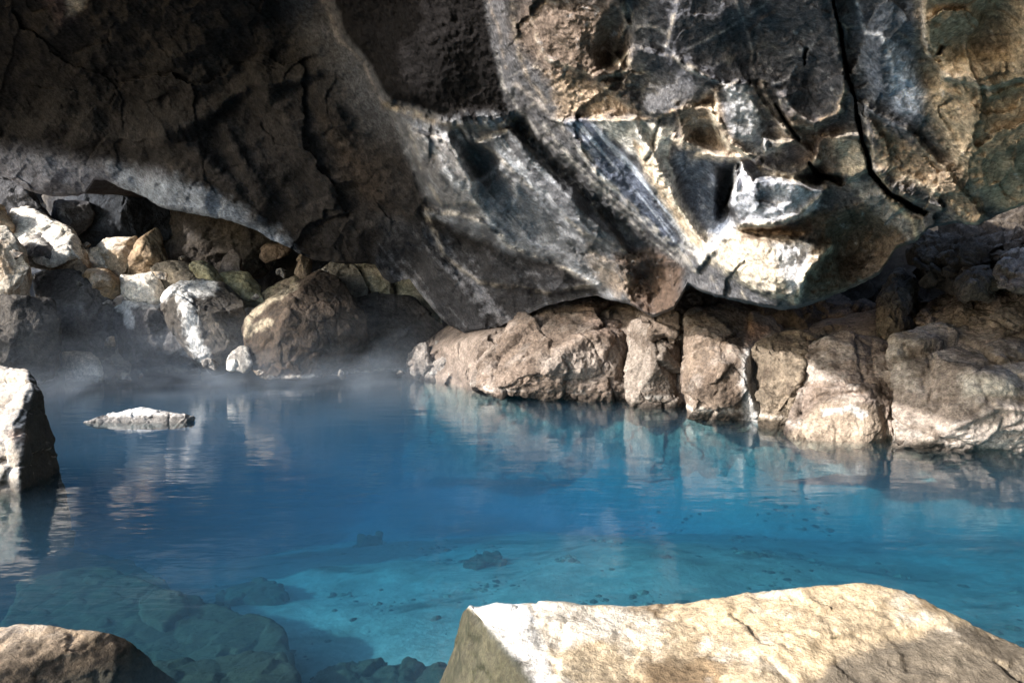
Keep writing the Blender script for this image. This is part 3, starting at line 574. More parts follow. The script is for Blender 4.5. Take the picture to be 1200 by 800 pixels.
GREY = (.17, .155, .14); DKG = (.085, .08, .075); TANR = (.48, .36, .24); PALE = (.70, .65, .58); BRW = (.26, .18, .115); OLV = (.25, .225, .13)
PILE = 'boulders piled on the far left shore'
boulders = [
 # name, outline, d, thick, extra ridge points, c0, c1, crust, crust_amt, label
 ([(-60, 345), (20, 346), (62, 352, .3), (70, 380, .2), (78, 440, .1), (70, 470), (-60, 480)], 10.3, 1.6, [(20, 420, -.4)], (.045, .040, .036), (.08, .07, .06), None, .2, 'big square grey boulder behind the pale block at the left edge'),
 ([(72, 415, .2), (88, 411, .5), (112, 414, .5), (119, 426, .1), (120, 452), (76, 454)], 11.4, .7, [(100, 418, .0)], PALE, (.4, .36, .31), None, 0, 'small pale flat-topped rock standing at the waterline, left of the round dark stone'),
 ([(86, 408, .3), (118, 402, .5), (140, 406, .5), (152, 424, .2), (155, 440), (110, 445)], 12.1, .7, [], GREY, (.3, .27, .24), PALE, .3, 'low rounded grey rock with a bright rim, just behind the pale flat-topped rock'),
 ([(112, 424), (128, 420, .2), (137, 432), (136, 448), (114, 450)], 11.7, .4, [], DKG, (.05, .05, .05), None, 0, 'small dark rock wedged beside the pale flat-topped rock'),
 ([(130, 362, .2), (150, 350, .5), (206, 356, .6), (222, 385, .2), (238, 440), (146, 445)], 12.4, 1.5, [(148, 358, -.1), (200, 366, -.15), (150, 385, -.1)], (.085, .08, .08), (.14, .13, .125), None, 0, 'broad dark-faced block with a sunlit top edge in the middle of the left pile'),
 ([(186, 348, .1), (214, 326, .4), (262, 330, .4), (286, 350, .3), (292, 440), (236, 440), (196, 380)], 12.0, 1.5, [(214, 340, -.3), (238, 420, -.35), (232, 370, -.4)], (.05, .045, .04), (.09, .075, .06), None, 0, 'tall dark boulder with white crust running down its left edge'),
 ([(284, 385, .2), (292, 362, .2), (345, 328, .5), (376, 316, .7), (404, 332, .7), (428, 370, .3), (440, 445), (290, 445)], 11.6, 1.8, [(330, 380, -.35), (348, 345, -.1), (320, 440, -.4)], (.040, .030, .022), (.065, .047, .034), None, 0, 'huge brown boulder with a pale sloping left shoulder at the back of the pool'),
 ([(404, 350, .3), (440, 342, .5), (482, 346, .5), (512, 378, .5), (540, 400, .5), (535, 445, .4), (404, 448)], 12.6, 1.5, [(450, 400, -.2)], (.05, .045, .042), (.08, .068, .058), None, 0, 'dark rounded boulder mass right of the huge brown boulder'),
 ([(-30, 238), (2, 240), (14, 258, .1), (17, 275), (-30, 285)], 12.9, 1.0, [], TANR, BRW, PALE, .2, 'tan boulder at the top left corner of the pile'),
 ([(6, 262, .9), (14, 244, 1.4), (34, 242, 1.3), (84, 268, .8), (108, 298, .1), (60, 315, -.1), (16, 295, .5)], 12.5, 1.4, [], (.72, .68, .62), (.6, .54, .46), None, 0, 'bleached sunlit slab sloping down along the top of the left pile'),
 ([(-30, 262), (8, 264, .1), (26, 290, .2), (40, 330), (38, 350), (-30, 350)], 11.4, 1.1, [(12, 300, -.3)], (.50, .44, .36), BRW, PALE, .6, 'upright cream and brown boulder at the left edge above the big square boulder'),
 ([(24, 280, .2), (46, 272, .5), (74, 288, .3), (76, 305), (58, 318), (32, 310)], 12.7, .9, [(48, 292, -.2)], (.10, .095, .09), (.2, .18, .17), PALE, .9, 'dark angular rock with white speckled top among the upper left boulders'),
 ([(56, 276, .2), (84, 272, .4), (104, 300, .3), (110, 335), (60, 340)], 12.9, 1.1, [(84, 300, -.3)], (.34, .28, .22), BRW, PALE, .6, 'brown boulder with a bright upper edge below the bleached slab'),
 ([(38, 318, .3), (96, 312, .6), (134, 345, .5), (142, 440, .2), (60, 445), (44, 380)], 12.2, 1.5, [(86, 370, -.3)], (.11, .10, .095), (.17, .155, .145), None, 0, 'large shadowed slab between the square boulder and the broad block'),
 ([(98, 292), (118, 288, .3), (128, 305, .2), (124, 325), (102, 320)], 13.3, .7, [], PALE, (.7, .64, .55), None, 0, 'small bleached white boulder left of the tan two-faced block'),
 ([(112, 290), (122, 280, .2), (148, 279, .3), (166, 276, .2), (150, 330), (124, 330)], 13.4, 1.0, [(135, 300, -.2)], TANR, (.33, .25, .17), PALE, .5, 'tan block with a jagged bleached top in the upper pile'),
 ([(150, 300), (167, 274, .1), (184, 262, .4), (194, 300, .4), (192, 316), (150, 332)], 13.3, 1.0, [(170, 280, -.15), (176, 315, -.2)], (.30, .22, .14), BRW, None, 0, 'pointed brown block rising highest in the middle of the upper pile'),
 ([(96, 325), (104, 313, .2), (124, 314, .2), (140, 326), (142, 345), (120, 356), (98, 350)], 12.7, .8, [(118, 326, -.2)], (.42, .27, .13), (.33, .24, .16), PALE, .3, 'small ochre rock with a dark face under the white boulder'),
 ([(142, 322), (180, 319, .3), (192, 330, .2), (188, 356), (150, 358), (143, 340)], 12.7, .8, [(160, 330, -.15), (179, 350, -.2)], (.66, .60, .52), (.6, .53, .44), None, 0, 'bright white square-faced rock directly above the broad block'),
 ([(172, 312), (200, 304, .3), (232, 314, .2), (236, 336), (190, 340)], 12.9, .8, [], (.16, .13, .09), (.10, .085, .065), None, 0, 'dark brown rock behind the bright white square rock'),
 ([(221, 308), (230, 303, .2), (244, 308, .2), (262, 326, .2), (258, 345), (234, 336)], 12.7, .6, [(240, 318, -.15)], OLV, (.33, .30, .2), None, 0, 'narrow lichen-yellow slab leaning left of the larger olive slab'),
 ([(248, 322), (262, 317, .2), (290, 319, .3), (304, 335, .3), (312, 360), (270, 362)], 12.9, .8, [(280, 332, -.1)], OLV, (.30, .28, .2), None, 0, 'olive lichen-covered slab above the tall dark boulder'),
 ([(296, 350), (330, 330, .3), (352, 322, .4), (348, 345), (312, 375)], 13.0, .6, [], (.22, .17, .12), OLV, None, 0, 'sloping brown slab behind the pale shoulder of the huge boulder'),
 ([(344, 322), (350, 300), (362, 296, .2), (366, 312, .2), (358, 335)], 13.4, .4, [], (.26, .20, .14), (.2, .15, .11), None, 0, 'short upright brown stone on the back slope under the ceiling'),
 ([(262, 420), (275, 408, .1), (290, 406, .1), (297, 422), (294, 436), (266, 436)], 11.4, .3, [], (.2, .18, .16), (.4, .37, .33), PALE, .7, 'little crusted stone at the waterline in front of the tall dark boulder'),
 ([(266, 424), (270, 420), (277, 421), (279, 430), (272, 434), (266, 431)], 11.0, .15, [], PALE, (.7, .68, .62), None, 0, 'small round white pebble at the waterline by the crusted stone'),
 # dark slabs at the back left
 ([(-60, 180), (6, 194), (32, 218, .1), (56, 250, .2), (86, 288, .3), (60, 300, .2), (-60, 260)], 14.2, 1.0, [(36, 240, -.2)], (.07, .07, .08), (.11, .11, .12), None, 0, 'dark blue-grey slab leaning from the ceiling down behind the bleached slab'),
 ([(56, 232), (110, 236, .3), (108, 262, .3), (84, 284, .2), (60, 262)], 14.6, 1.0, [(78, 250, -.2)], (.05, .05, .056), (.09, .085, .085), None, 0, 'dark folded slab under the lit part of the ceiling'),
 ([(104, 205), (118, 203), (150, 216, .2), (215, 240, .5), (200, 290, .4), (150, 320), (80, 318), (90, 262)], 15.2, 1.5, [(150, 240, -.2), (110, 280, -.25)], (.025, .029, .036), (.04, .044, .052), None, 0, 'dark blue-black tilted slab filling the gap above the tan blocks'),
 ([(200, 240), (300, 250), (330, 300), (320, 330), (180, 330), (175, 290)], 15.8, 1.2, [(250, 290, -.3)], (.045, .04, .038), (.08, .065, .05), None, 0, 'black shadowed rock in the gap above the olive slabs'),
 ([(258, 322), (262, 300), (276, 290, .2), (284, 308), (282, 335)], 14.2, .6, [], (.24, .19, .16), (.17, .14, .11), None, 0, 'dim upright pinkish-brown rock in the black gap above the olive slab'),
 ([(300, 300), (312, 285), (345, 288, .2), (340, 298), (310, 310)], 14.5, .6, [], (.24, .17, .12), (.18, .13, .09), None, 0, 'red-brown ledge tucked under the ceiling above the black hole'),
 # sunlit rocks seen under the far lip
 ([(366, 318), (400, 300, .3), (424, 318), (440, 352), (432, 375), (390, 370)], 13.3, .6, [], (.15, .14, .12), (.2, .18, .15), None, 0, 'dim grey slab right behind the crest of the huge brown boulder'),
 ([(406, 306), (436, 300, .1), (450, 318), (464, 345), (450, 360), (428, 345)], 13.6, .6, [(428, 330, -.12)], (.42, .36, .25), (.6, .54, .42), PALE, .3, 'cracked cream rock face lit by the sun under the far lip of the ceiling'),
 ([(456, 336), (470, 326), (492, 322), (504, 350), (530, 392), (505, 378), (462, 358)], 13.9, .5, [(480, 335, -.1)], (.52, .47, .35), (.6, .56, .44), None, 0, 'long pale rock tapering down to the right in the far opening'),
]
def streak(lines, c, w, s=.95):
    def f(col, px, py, V, N, t, t2):
        for pts in lines:
            d, _ = line_dist(px + 5 * t, py + 5 * t, pts); col = mixc(col, c, s * sstep(w * 1.3, w * .5, d + w * .9 * t2))
        return col
    return f
PPAINT = {5: streak([[(188, 345), (200, 334), (216, 330)], [(214, 345), (222, 372), (228, 400), (238, 418)], [(222, 340), (246, 336)]], (.62, .60, .57), 9),
          4: streak([[(140, 360), (160, 354), (205, 359)], [(148, 360), (152, 380)], [(205, 365), (216, 385)]], (.55, .53, .5), 6),  # sunlit top edge of the broad block, painted pale
          6: streak([[(290, 392), (292, 372), (315, 352), (345, 335)], [(300, 385), (316, 378)]], (.30, .25, .18), 5)}  # sunlit left shoulder of the huge boulder, painted lighter
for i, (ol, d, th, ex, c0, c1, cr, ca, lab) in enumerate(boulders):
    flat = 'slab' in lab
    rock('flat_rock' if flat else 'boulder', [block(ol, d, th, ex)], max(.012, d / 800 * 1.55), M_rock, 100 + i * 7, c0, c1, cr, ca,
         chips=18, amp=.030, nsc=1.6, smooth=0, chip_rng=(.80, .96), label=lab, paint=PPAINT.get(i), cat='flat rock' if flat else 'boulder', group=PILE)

# --- rubble wedged between the boulders
protos = []
RUB = [('grey', GREY), ('tan', TANR), ('pale grey', (.3, .27, .24)), ('brown', BRW)]
SPOTS = [(60, 400, 11.6, 'on the big square boulder near its right edge'), (126, 400, 12.0, 'in the shade left of the broad dark block'), (246, 426, 11.3, 'at the waterline under the tall crusted boulder'), (20, 300, 11.2, 'on the upright cream and brown boulder'),
 (128, 352, 12.3, 'on the top left corner of the broad dark block'), (206, 350, 12.3, 'between the broad dark block and the tall crusted boulder'), (190, 322, 12.6, 'right of the bright white square rock'), (94, 330, 12.2, 'left of the small ochre rock'),

 (214, 300, 13.6, 'high behind the dark brown rock'), (300, 345, 12.6, 'behind the left shoulder of the huge brown boulder'), (146, 440, 11.6, 'at the waterline below the broad dark block'),
 (166, 438, 11.9, 'at the waterline under the middle of the broad dark block'), (302, 434, 11.1, 'at the waterline under the left foot of the huge boulder'), (100, 286, 13.3, 'above the small bleached white boulder'),
 (330, 318, 13.6, 'on the back slope left of the upright brown stone'), (380, 318, 13.0, 'behind the top of the huge brown boulder'), (470, 434, 12.2, 'at the far waterline under the dark rounded mass'), (400, 438, 11.5, 'at the waterline right of the huge brown boulder'),
]
pr = random.Random(3)
for i, (px_, py_, d_, where) in enumerate(SPOTS):
    if i < 4:
        r_ = 10; h = [at(px_ + r_ * pr.uniform(-1, 1), py_ + r_ * .8 * pr.uniform(-1, 1), d_ + pr.uniform(-.15, .15)) for _ in range(11)]
        c = rock('stone', [h], .012, M_rock, 700 + i, RUB[i][1], DKG, PALE, .4, chips=6, amp=.02, nsc=4, smooth=0, cat='stone', group='small stones in the left pile')
        protos.append(c); q = i
    else:
        q = pr.randrange(4); c = protos[q].copy(); SC.collection.objects.link(c); c.location = at(px_, py_ + 6, d_)
        k = pr.uniform(.5, 1.15); c.scale = (k, k, k * pr.uniform(.7, 1)); c.rotation_euler = (pr.uniform(-.3, .3), pr.uniform(-.3, .3), pr.uniform(0, 6.28))
    c['label'] = 'small %s stone %s' % (RUB[q][0], where)
# --- left foreground rock
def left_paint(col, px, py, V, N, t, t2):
    col = mixc(col, (.05, .045, .035), sstep(.55, .75, N[:, 0]) * sstep(.8, .5, N[:, 2]))  # side facing right darkened: its shade is in the colour
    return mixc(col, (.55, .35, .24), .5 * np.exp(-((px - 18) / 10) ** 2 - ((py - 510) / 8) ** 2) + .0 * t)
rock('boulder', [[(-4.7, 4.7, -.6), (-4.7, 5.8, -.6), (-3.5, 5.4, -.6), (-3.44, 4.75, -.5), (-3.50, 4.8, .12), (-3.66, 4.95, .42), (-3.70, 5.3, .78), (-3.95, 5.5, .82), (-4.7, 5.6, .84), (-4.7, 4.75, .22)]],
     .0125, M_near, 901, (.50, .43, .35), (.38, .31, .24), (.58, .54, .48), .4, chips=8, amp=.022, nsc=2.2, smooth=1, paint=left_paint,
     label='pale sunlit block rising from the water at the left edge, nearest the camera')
# --- thin slab breaking the surface
rock('flat_rock', [block([(98, 495), (120, 487), (150, 482), (165, 477, .15), (180, 480, .1), (232, 489), (228, 500), (170, 503), (110, 502)], 7.7, .35, [])],
     .008, M_near, 902, (.66, .62, .57), (.55, .5, .45), (.75, .74, .72), .5, chips=6, amp=.012, nsc=4, smooth=1, label='thin white flat slab just breaking the pool surface on the left', cat='flat rock')

# --- rocks of the right shore
def wall_paint(zones):
    def f(col, px, py, V, N, t, t2):
        for poly, c, s, soft, brk in zones:
            col = mixc(col, c, s * sstep(-soft, soft, poly_sd(px, py, poly) + brk * (9 * t + 9 * t2)))
        return col
    return f
def wall_relief(lines, amp=.05):
    def f(px, py, V, N):
        wx = px + 4 * fbm(V, 3, 3, seed=51); wy = py + 4 * fbm(V, 3, 3, seed=52)
        h = .8 * amp * fbm(V, 1.6, 3, .5, 53, True) + .3 * amp * fbm(V, 9, 4, .6, 54)
        for pts, w, a in lines:
            d, _ = line_dist(wx, wy, pts); h = h + a * np.exp(-(d / w) ** 2)
        return h
    return f
WP = (.34, .295, .26); WB = (.135, .102, .08); WD = (.09, .07, .055)
Zn = [([(700, 360), (735, 375), (720, 390), (690, 385)], WD, .5, 8, .5)]
rock('outcrop', [block([(480, 425, .5), (500, 405, .8), (540, 392, .9), (590, 385, .9), (585, 440), (560, 462), (520, 448, .3), (484, 436, .4)], 11.8, 1.5, [(540, 420, -.2)])], .018, M_wall, 301,
     (.16, .14, .125), (.25, .225, .205), WP, .4, amp=.09, nsc=2.6, chips=10, label='low knobbly rock point at the far end of the right shore, reaching into the pool', cat='outcrop')
rock('outcrop', [block([(552, 455, .3), (560, 425, .5), (600, 382, .9), (640, 352, 1.2), (680, 342, 1.3), (740, 350, 1.2), (765, 380, .8), (760, 480), (700, 475), (600, 468)], 9.6, 2.0, [(660, 420, -.45), (700, 400, -.3), (620, 440, -.3)])], .016, M_wall, 302,
     WB, (.20, .155, .125), WP, .4, amp=.065, nsc=1.4, chips=9, chip_rng=(.93, .995), relief=wall_relief([([(738, 370), (745, 410), (730, 440)], 6, -.15)], .09),
     paint=wall_paint([([(555, 475), (600, 455), (760, 468), (760, 485), (555, 485)], WD, .6, 8, .6), ([(676, 352), (740, 352), (735, 390), (700, 395)], (.28, .2, .16), .6, 10, .5), ([(630, 420), (700, 405), (715, 430), (690, 448), (640, 440)], WP, .6, 12, .6)]),
     label='large rounded tan outcrop left of the dark cleft on the right shore', cat='outcrop')
rock('outcrop', [block([(738, 380, .5), (750, 366, .5), (795, 372, .5), (798, 400, .2), (796, 500), (735, 495)], 8.9, 1.6, [(770, 420, -.25)])], .015, M_wall, 303,
     (.20, .17, .145), WB, WP, .4, amp=.045, nsc=2.0, chips=9, chip_rng=(.93, .995), label='narrow upright grey-brown outcrop between the tan outcrop and the dark cleft', cat='outcrop')
rock('outcrop', [block([(803, 372, .6), (826, 358, .8), (890, 368, .9), (925, 392, .6), (930, 420, .5), (925, 515), (850, 502), (803, 492)], 7.9, 1.8, [(850, 430, -.3), (820, 470, -.25)])], .0135, M_wall, 304,
     WB, (.20, .155, .12), WP, .45, amp=.045, nsc=1.8, chips=9, chip_rng=(.93, .995), relief=wall_relief([([(880, 400), (872, 440), (890, 500)], 6, .1)], .07),
     paint=wall_paint([([(872, 400), (900, 395), (895, 450), (905, 500), (880, 500), (868, 450)], (.46, .45, .44), .85, 6, .9), ([(875, 375), (900, 385), (890, 410), (872, 405)], (.42, .24, .15), .6, 6, .5)]),
     label='tan outcrop with a white mineral streak, right of the dark cleft', cat='outcrop')
rock('outcrop', [block([(885, 402, .3), (930, 390, .4), (968, 392, .4), (984, 440, .1), (975, 475, .0), (930, 520), (894, 510)], 7.4, 1.3, [(940, 440, -.3), (950, 395, .1)])], .012, M_wall, 305,
     (.13, .105, .08), (.20, .16, .12), None, 0, amp=.05, nsc=2.6, chips=9, chip_rng=(.93, .995), label='darker leaning brown block set against the white-streaked outcrop', cat='outcrop')
rock('outcrop', [block([(950, 402, .6), (990, 396, .6), (1070, 398, .6), (1085, 440, .4), (1085, 540), (1000, 530), (940, 520), (925, 505, .2), (950, 440, .6)], 6.75, 1.6, [(1010, 470, -.15), (1035, 520, -.2)])], .0115, M_wall, 306,
     (.26, .21, .18), WB, (.46, .41, .37), .55, amp=.042, nsc=1.8, chips=9, chip_rng=(.93, .995), relief=wall_relief([([(1022, 400), (1024, 440)], 2, -.03), ([(1035, 480), (1042, 530)], 4, -.1), ([(920, 500), (960, 465), (1010, 460)], 3, -.05)], .06),
     paint=wall_paint([([(925, 512), (965, 470), (1030, 475), (1062, 540), (925, 540)], (.30, .24, .185), .85, 5, .5), ([(962, 480), (1000, 474), (1018, 485), (1010, 494), (996, 482), (965, 487)], (.50, .48, .46), .85, 2, .6)]),
     label='stained outcrop with a wavy white line near the water, middle of the right shore', cat='outcrop')
rock('outcrop', [block([(1046, 396, .5), (1090, 388, .6), (1180, 380, .7), (1260, 350, .9), (1290, 430, .2), (1290, 560), (1200, 545), (1045, 535), (1042, 440, .3)], 6.35, 1.8, [(1150, 440, -.25), (1120, 500, -.3), (1250, 480, -.3)])], .013, M_wall, 307,
     (.30, .25, .215), (.18, .15, .12), (.48, .43, .385), .65, amp=.05, nsc=1.5, chips=9, chip_rng=(.93, .995),
     relief=wall_relief([([(1092, 400), (1095, 440), (1090, 470)], 2, -.03), ([(1060, 410), (1090, 425), (1085, 450)], 7, -.08), ([(1100, 470), (1150, 462), (1200, 470)], 4, -.05), ([(1160, 428), (1210, 422)], 6, -.12), ([(1120, 500), (1170, 478), (1210, 482)], 4, .06)], .08),
     paint=wall_paint([([(1125, 440), (1190, 440), (1190, 462), (1130, 465)], (.66, .62, .55), .8, 8, .5), ([(1100, 500), (1210, 485), (1300, 520), (1210, 530), (1110, 522)], (.56, .49, .44), .7, 8, .6), ([(1060, 405), (1090, 405), (1092, 430), (1065, 435)], WD, .7, 6, .6)]),
     label='broad bleached outcrop at the right edge of the photo, rising straight from the water', cat='outcrop')
# upper ledges in the shadow under the overhang
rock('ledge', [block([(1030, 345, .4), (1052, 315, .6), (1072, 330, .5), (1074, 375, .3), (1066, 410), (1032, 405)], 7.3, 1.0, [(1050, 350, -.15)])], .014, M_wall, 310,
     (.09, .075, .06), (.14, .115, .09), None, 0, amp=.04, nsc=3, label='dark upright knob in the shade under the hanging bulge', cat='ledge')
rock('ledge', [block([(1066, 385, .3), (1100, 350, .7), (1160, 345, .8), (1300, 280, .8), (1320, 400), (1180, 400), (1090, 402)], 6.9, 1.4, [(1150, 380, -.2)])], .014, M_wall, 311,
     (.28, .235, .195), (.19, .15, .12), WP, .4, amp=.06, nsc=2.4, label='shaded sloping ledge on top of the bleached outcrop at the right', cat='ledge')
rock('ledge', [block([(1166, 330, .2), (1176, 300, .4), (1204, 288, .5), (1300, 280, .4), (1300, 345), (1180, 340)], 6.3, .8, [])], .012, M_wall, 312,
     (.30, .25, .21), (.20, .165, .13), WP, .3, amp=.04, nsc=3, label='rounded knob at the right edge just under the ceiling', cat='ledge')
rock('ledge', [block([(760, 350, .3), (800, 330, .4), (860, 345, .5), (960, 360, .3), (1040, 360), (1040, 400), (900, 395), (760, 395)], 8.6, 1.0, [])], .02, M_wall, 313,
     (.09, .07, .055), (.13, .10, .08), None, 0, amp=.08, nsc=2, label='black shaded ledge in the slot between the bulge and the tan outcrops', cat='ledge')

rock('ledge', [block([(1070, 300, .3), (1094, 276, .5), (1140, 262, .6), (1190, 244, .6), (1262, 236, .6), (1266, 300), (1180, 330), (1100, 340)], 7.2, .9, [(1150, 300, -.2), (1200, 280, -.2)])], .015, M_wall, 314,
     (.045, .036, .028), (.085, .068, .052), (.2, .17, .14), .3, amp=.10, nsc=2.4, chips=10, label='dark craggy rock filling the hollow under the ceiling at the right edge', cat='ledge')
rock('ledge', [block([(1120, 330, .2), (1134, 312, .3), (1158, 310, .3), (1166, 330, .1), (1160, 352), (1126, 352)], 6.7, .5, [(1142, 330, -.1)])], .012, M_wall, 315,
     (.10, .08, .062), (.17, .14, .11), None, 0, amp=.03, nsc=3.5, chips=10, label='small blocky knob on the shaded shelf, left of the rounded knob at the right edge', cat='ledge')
# --- foreground slab, bottom right
def fg_paint(col, px, py, V, N, t, t2):
    top = sstep(.35, .75, N[:, 2])
    col = mixc(col, (.52, .39, .24), .8 * top * sstep(-.3, .3, t))
    col = mixc(col, (.50, .38, .24), .5 * top * sstep(0, .35, t2))
    col = mixc(col, (.86, .85, .82), top * sstep(-5, 5, poly_sd(px, py, [(545, 702), (605, 700), (622, 712), (632, 735), (650, 800), (632, 812), (600, 775), (560, 735)]) + 5 * t2) * .9)
    col = mixc(col, (.62, .56, .48), top * sstep(-8, 8, poly_sd(px, py, [(620, 700), (740, 715), (730, 745), (650, 760), (630, 720)]) + 14 * t2) * .7)
    col = mixc(col, (.15, .125, .095), top * sstep(-8, 8, poly_sd(px, py, [(900, 830), (985, 770), (1060, 745), (1130, 728), (1260, 760), (1260, 840)]) + 14 * t + 14 * t2) * .95)  # shadow over the right corner, painted dark brown
    for p in ([(672, 752), (720, 735), (735, 742), (690, 762)], [(740, 800), (790, 765), (830, 780), (800, 815)], [(626, 704), (632, 740), (650, 790)]):
        col = mixc(col, (.17, .13, .09), top * sstep(-6, 6, poly_sd(px, py, p) + 9 * t2) * .6)
    blot = fbm(V, 3.2, 6, .66, 63); col = mixc(col, (.15, .10, .055), top * sstep(.0, .3, blot) * .85 * sstep(600, 700, px))
    col = mixc(col, (.62, .56, .47), top * sstep(.05, .3, fbm(V, 5, 6, .66, 64)) * .65); col = mixc(col, (.10, .085, .06), top * sstep(.22, .42, fbm(V, 11, 5, .68, 65)) * .6)
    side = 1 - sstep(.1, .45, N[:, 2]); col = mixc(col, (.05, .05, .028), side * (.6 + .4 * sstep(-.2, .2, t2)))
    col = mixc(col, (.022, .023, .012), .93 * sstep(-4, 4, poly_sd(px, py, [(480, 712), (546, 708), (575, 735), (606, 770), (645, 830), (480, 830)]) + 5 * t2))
    return col
def fg_relief(px, py, V, N):
    h = .0 * px
    for pts, w, a in [([(622, 706), (630, 740), (655, 800)], 3, -.008), ([(900, 770), (930, 800)], 4, -.012), ([(960, 760), (1040, 750), (1130, 735)], 9, -.014), ([(640, 745), (700, 760), (730, 745)], 8, -.012)]:
        d, _ = line_dist(px + 8 * fbm(V, 6, 3, seed=61), py + 8 * fbm(V, 6, 3, seed=62), pts); h = h + a * np.exp(-(d / w) ** 2)
    return h
A = lambda px, py, z: (lambda r: tuple(CAM + (r - CAM) * ((z - 1.3) / (r[2] - 1.3))))(at(px, py, 1.0))   # point of height z under a pixel
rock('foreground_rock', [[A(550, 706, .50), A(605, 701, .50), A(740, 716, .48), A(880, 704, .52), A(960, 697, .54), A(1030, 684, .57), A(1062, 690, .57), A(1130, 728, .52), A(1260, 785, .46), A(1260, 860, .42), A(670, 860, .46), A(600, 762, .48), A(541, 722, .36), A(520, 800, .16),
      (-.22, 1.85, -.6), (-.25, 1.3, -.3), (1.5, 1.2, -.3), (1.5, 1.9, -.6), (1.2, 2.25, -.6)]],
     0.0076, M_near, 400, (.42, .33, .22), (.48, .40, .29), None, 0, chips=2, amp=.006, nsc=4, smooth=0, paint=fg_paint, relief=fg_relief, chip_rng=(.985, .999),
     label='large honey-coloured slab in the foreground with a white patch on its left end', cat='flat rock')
# --- bottom left slab
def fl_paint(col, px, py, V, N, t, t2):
    return mixc(col, (.07, .06, .045), 1 - sstep(.45, .75, N[:, 2] + .15 * t2))  # faces turned from the lit top painted dark as shade
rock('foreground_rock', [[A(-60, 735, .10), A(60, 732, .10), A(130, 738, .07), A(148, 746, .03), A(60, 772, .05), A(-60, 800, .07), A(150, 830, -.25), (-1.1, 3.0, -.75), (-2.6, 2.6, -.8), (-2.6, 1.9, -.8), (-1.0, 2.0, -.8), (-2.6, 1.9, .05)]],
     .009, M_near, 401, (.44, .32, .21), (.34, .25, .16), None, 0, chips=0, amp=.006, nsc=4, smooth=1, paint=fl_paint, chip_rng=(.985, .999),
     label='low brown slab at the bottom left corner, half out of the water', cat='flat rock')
# --- sunken rocks
def bed_under(x, y):
    z = -.6
    for _ in range(12):
        p = A(x, y, z); z = float(bed(np.array([p[0]]), np.array([p[1]]))[0][0])
    return z
def sunk(name, outline, z, th, seed, c0, c1, lab, vox=.014, amp=.016):
    if th < .35: z = bed_under(*np.mean([p[:2] for p in outline], axis=0)) + .06
    pts = [A(x, y, z + dz) for x, y, dz in [(p + (0,))[:3] for p in outline]]
    if th < .35: th = .12
    pts += [(p[0] + .04 * math.copysign(1, p[0] - pts[0][0]), p[1] + .03, z - th) for p in pts]
    hs = [pts]
    if th < .35:
        rs = np.random.RandomState(seed); O = np.array(outline, float); hs = []; c0 = (.05, .055, .045)
        lo, hi = O.min(0), O.max(0)
        cm = O.mean(0); hs.append([tuple(np.array(A(*(cm + (o_ - cm) * .75), z)) + (0, 0, dz)) for o_ in O for dz in (.01, -.1)])
        while len(hs) < 12:
            q = lo + rs.rand(2) * (hi - lo)
            if poly_sd(q[:1], q[1:], [tuple(p) for p in O])[0] < 1: continue
            r = rs.uniform(.12, .24) * (hi[0] - lo[0]); b = np.array(A(q[0], q[1], z)); h = []
            for k in range(9):
                a = rs.rand() * 6.28; x = b + (r / F * b[1]) * np.array([math.cos(a), .9 * math.sin(a), 0]) * rs.uniform(.5, 1.1)
                h += [tuple(x + (0, 0, rs.uniform(-.01, .05))), (x[0], x[1], z - .12)]
            hs.append(h)
    return rock(name, hs, vox, M_near, seed, c0, c1, None, 0, chips=0 if th < .35 else 5, amp=amp, nsc=3, smooth=1, label=lab, cat='sunken rock', chip_rng=(.97, .999))
SD = (.02, .02, .014); SE = (.03, .032, .026)
sunk('sunken_rock', [(20, 680), (110, 660), (200, 700), (330, 730), (345, 780), (250, 815), (120, 820), (0, 740)], -.52, .4, 501, (.045, .043, .028), SD, 'big submerged slab under the clear water right of the bottom left slab')
sunk('sunken_rock', [(-60, 650), (60, 640), (150, 655), (210, 690), (190, 720), (60, 730), (-60, 720)], -.72, .4, 502, SD, (.06, .058, .042), 'submerged dark slab below the left shore, farther out than the big one')
sunk('sunken_rock', [(170, 775), (330, 760), (350, 790), (345, 900), (170, 900)], -.40, .5, 503, (.07, .07, .045), SD, 'submerged greenish slab at the bottom edge left of the honey-coloured slab')
sunk('sunken_rock', [(160, 700), (185, 685), (212, 692), (218, 715), (190, 730), (165, 722)], -.48, .4, 504, SE, SD, 'black sunken stone on top of the submerged slabs')
sunk('sunken_rock', [(243, 697), (290, 684), (308, 673), (318, 688), (348, 708), (300, 712), (260, 704)], -.60, .3, 505, SE, SD, 'dark arrow-shaped sunken rock on the pale bed', .012, .02)
sunk('sunken_rock', [(232, 715), (256, 708), (268, 718), (250, 734), (236, 730)], -.6, .3, 506, SE, SD, 'small dark sunken stone below the arrow-shaped one', .012, .02)
sunk('sunken_rock', [(418, 636), (430, 622), (452, 628), (450, 648), (424, 652)], -.68, .2, 507, SE, SD, 'dark sunken stone in the middle of the pale bed, farthest left of its two neighbours', .014, .02)
sunk('sunken_rock', [(538, 658), (560, 650), (594, 652), (596, 660), (560, 664)], -.66, .2, 508, SE, SD, 'thin dark sunken stone at the centre of the pale bed', .014, .02)
sunk('sunken_rock', [(360, 790), (420, 770), (520, 780), (530, 830), (360, 840)], -.55, .4, 510, SE, SD, 'dark submerged ledge at the bottom edge against the honey-coloured slab', .012, .03)
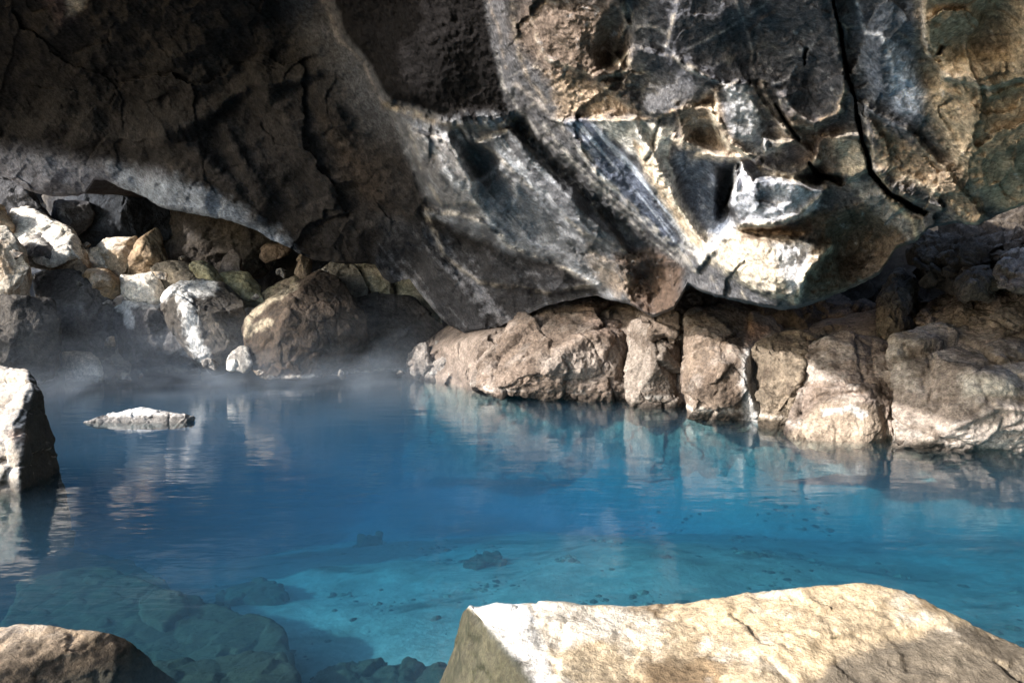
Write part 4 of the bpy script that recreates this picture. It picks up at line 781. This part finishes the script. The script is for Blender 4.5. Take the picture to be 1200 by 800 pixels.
def debris():
    """small stones and grit lying on the pool floor"""
    r = np.random.RandomState(11); base = np.array([(0, 0, 1), (.95, 0, .2), (.3, .9, .2), (-.8, .55, .2), (-.8, -.55, .2), (.3, -.9, .2), (.8, .3, -.5), (-.3, .8, -.5), (-.9, 0, -.5), (-.2, -.8, -.5), (.6, -.6, -.5)], float)
    fc = [(0, 1, 2), (0, 2, 3), (0, 3, 4), (0, 4, 5), (0, 5, 1), (1, 6, 2), (2, 6, 7), (2, 7, 3), (3, 7, 8), (3, 8, 4), (4, 8, 9), (4, 9, 5), (5, 9, 10), (5, 10, 1), (1, 10, 6)]
    cen = np.stack([r.uniform(-4.5, 4.5, 70), r.uniform(2.6, 9.5, 70)], 1); XY = (cen[(r.rand(2600) ** 2 * 70).astype(int)] + r.normal(size=(2600, 2)) * r.choice([.08, .2, .4], (2600, 1), p=[.5, .35, .15]))
    Z = bed(XY[:, 0], XY[:, 1])[0]; ok = Z < -.3; XY, Z = XY[ok], Z[ok]; V = []; Fc = []; C = []
    for k in range(len(Z)):
        q = .008 + .04 * r.rand() ** 6 ; a = r.rand() * 6.28; p = base * r.uniform(.7, 1.25, base.shape) * (q * r.uniform(.8, 1.5), q, q * r.uniform(.3, .7))
        V.append(np.stack([p[:, 0] * math.cos(a) - p[:, 1] * math.sin(a) + XY[k, 0], p[:, 0] * math.sin(a) + p[:, 1] * math.cos(a) + XY[k, 1], p[:, 2] + Z[k]], 1))
        Fc.append(np.array(fc) + 11 * k); C.append(np.tile(np.array([(.07, .07, .055), (.15, .145, .12), (.04, .042, .035)][r.randint(3)]), (11, 1)))
    tag(make_mesh('pebbles', np.concatenate(V), np.concatenate(Fc), M_near, np.concatenate(C), smooth=False), 'small dark stones and grit scattered over the pool floor', 'pebbles', kind='stuff')
debris()

# ------------------------------------------------------------------ steam over the far water
def steam():
    m = bpy.data.materials.new('steam'); m.use_nodes = True; n = m.node_tree.nodes; l = m.node_tree.links
    n.remove(n['Principled BSDF']); out = n['Material Output']
    pv = n.new('ShaderNodeVolumePrincipled'); pv.inputs['Color'].default_value = (.72, .84, 1, 1); pv.inputs['Anisotropy'].default_value = .3
    tc = n.new('ShaderNodeTexCoord'); sx = n.new('ShaderNodeSeparateXYZ'); l.new(tc.outputs['Object'], sx.inputs[0])
    h = n.new('ShaderNodeMapRange'); h.inputs['From Min'].default_value = 0; h.inputs['From Max'].default_value = 1.9
    h.inputs['To Min'].default_value = 1; h.inputs['To Max'].default_value = 0; l.new(sx.outputs[2], h.inputs['Value'])
    hp = n.new('ShaderNodeMath'); hp.operation = 'POWER'; l.new(h.outputs[0], hp.inputs[0]); hp.inputs[1].default_value = 3.0
    mp = n.new('ShaderNodeMapping'); mp.inputs['Scale'].default_value = (.7, .5, 1.5); l.new(tc.outputs['Object'], mp.inputs[0])
    no = n.new('ShaderNodeTexNoise'); no.inputs['Scale'].default_value = 1.3; no.inputs['Detail'].default_value = 5; no.inputs['Distortion'].default_value = 1.2; l.new(mp.outputs[0], no.inputs['Vector'])
    nr = n.new('ShaderNodeMapRange'); nr.inputs['From Min'].default_value = .38; nr.inputs['From Max'].default_value = .7; l.new(no.outputs[0], nr.inputs['Value'])
    a = n.new('ShaderNodeMath'); a.operation = 'MULTIPLY'; l.new(hp.outputs[0], a.inputs[0]); l.new(nr.outputs[0], a.inputs[1])
    # thins out towards the front and the right
    yr = n.new('ShaderNodeMapRange'); yr.inputs['From Min'].default_value = -3; yr.inputs['From Max'].default_value = 1.5; l.new(sx.outputs[1], yr.inputs['Value'])
    b = n.new('ShaderNodeMath'); b.operation = 'MULTIPLY'; l.new(a.outputs[0], b.inputs[0]); l.new(yr.outputs[0], b.inputs[1])
    xr = n.new('ShaderNodeMapRange'); xr.interpolation_type = 'SMOOTHSTEP'; xr.inputs['From Min'].default_value = 4.1; xr.inputs['From Max'].default_value = 1.2; l.new(sx.outputs[0], xr.inputs['Value'])
    b2 = n.new('ShaderNodeMath'); b2.operation = 'MULTIPLY'; l.new(b.outputs[0], b2.inputs[0]); l.new(xr.outputs[0], b2.inputs[1]); b = b2
    c = n.new('ShaderNodeMath'); c.operation = 'MULTIPLY'; l.new(b.outputs[0], c.inputs[0]); c.inputs[1].default_value = .50
    l.new(c.outputs[0], pv.inputs['Density']); l.new(pv.outputs[0], out.inputs['Volume'])
    x0, x1, y0, y1, z0, z1 = -8.5, .2, 8.2, 13.6, .012, 1.95
    V = [(x0, y0, z0), (x1, y0, z0), (x1, y1, z0), (x0, y1, z0), (x0, y0, z1), (x1, y0, z1), (x1, y1, z1), (x0, y1, z1)]
    Fc = [(0, 3, 2, 1), (4, 5, 6, 7), (0, 1, 5, 4), (1, 2, 6, 5), (2, 3, 7, 6), (3, 0, 4, 7)]
    o = make_mesh('steam', V, Fc, m, smooth=False, loc=np.array([-4, 11, .012])); tag(o, 'thin white steam drifting low over the far end of the pool', 'steam', kind='stuff')
steam()
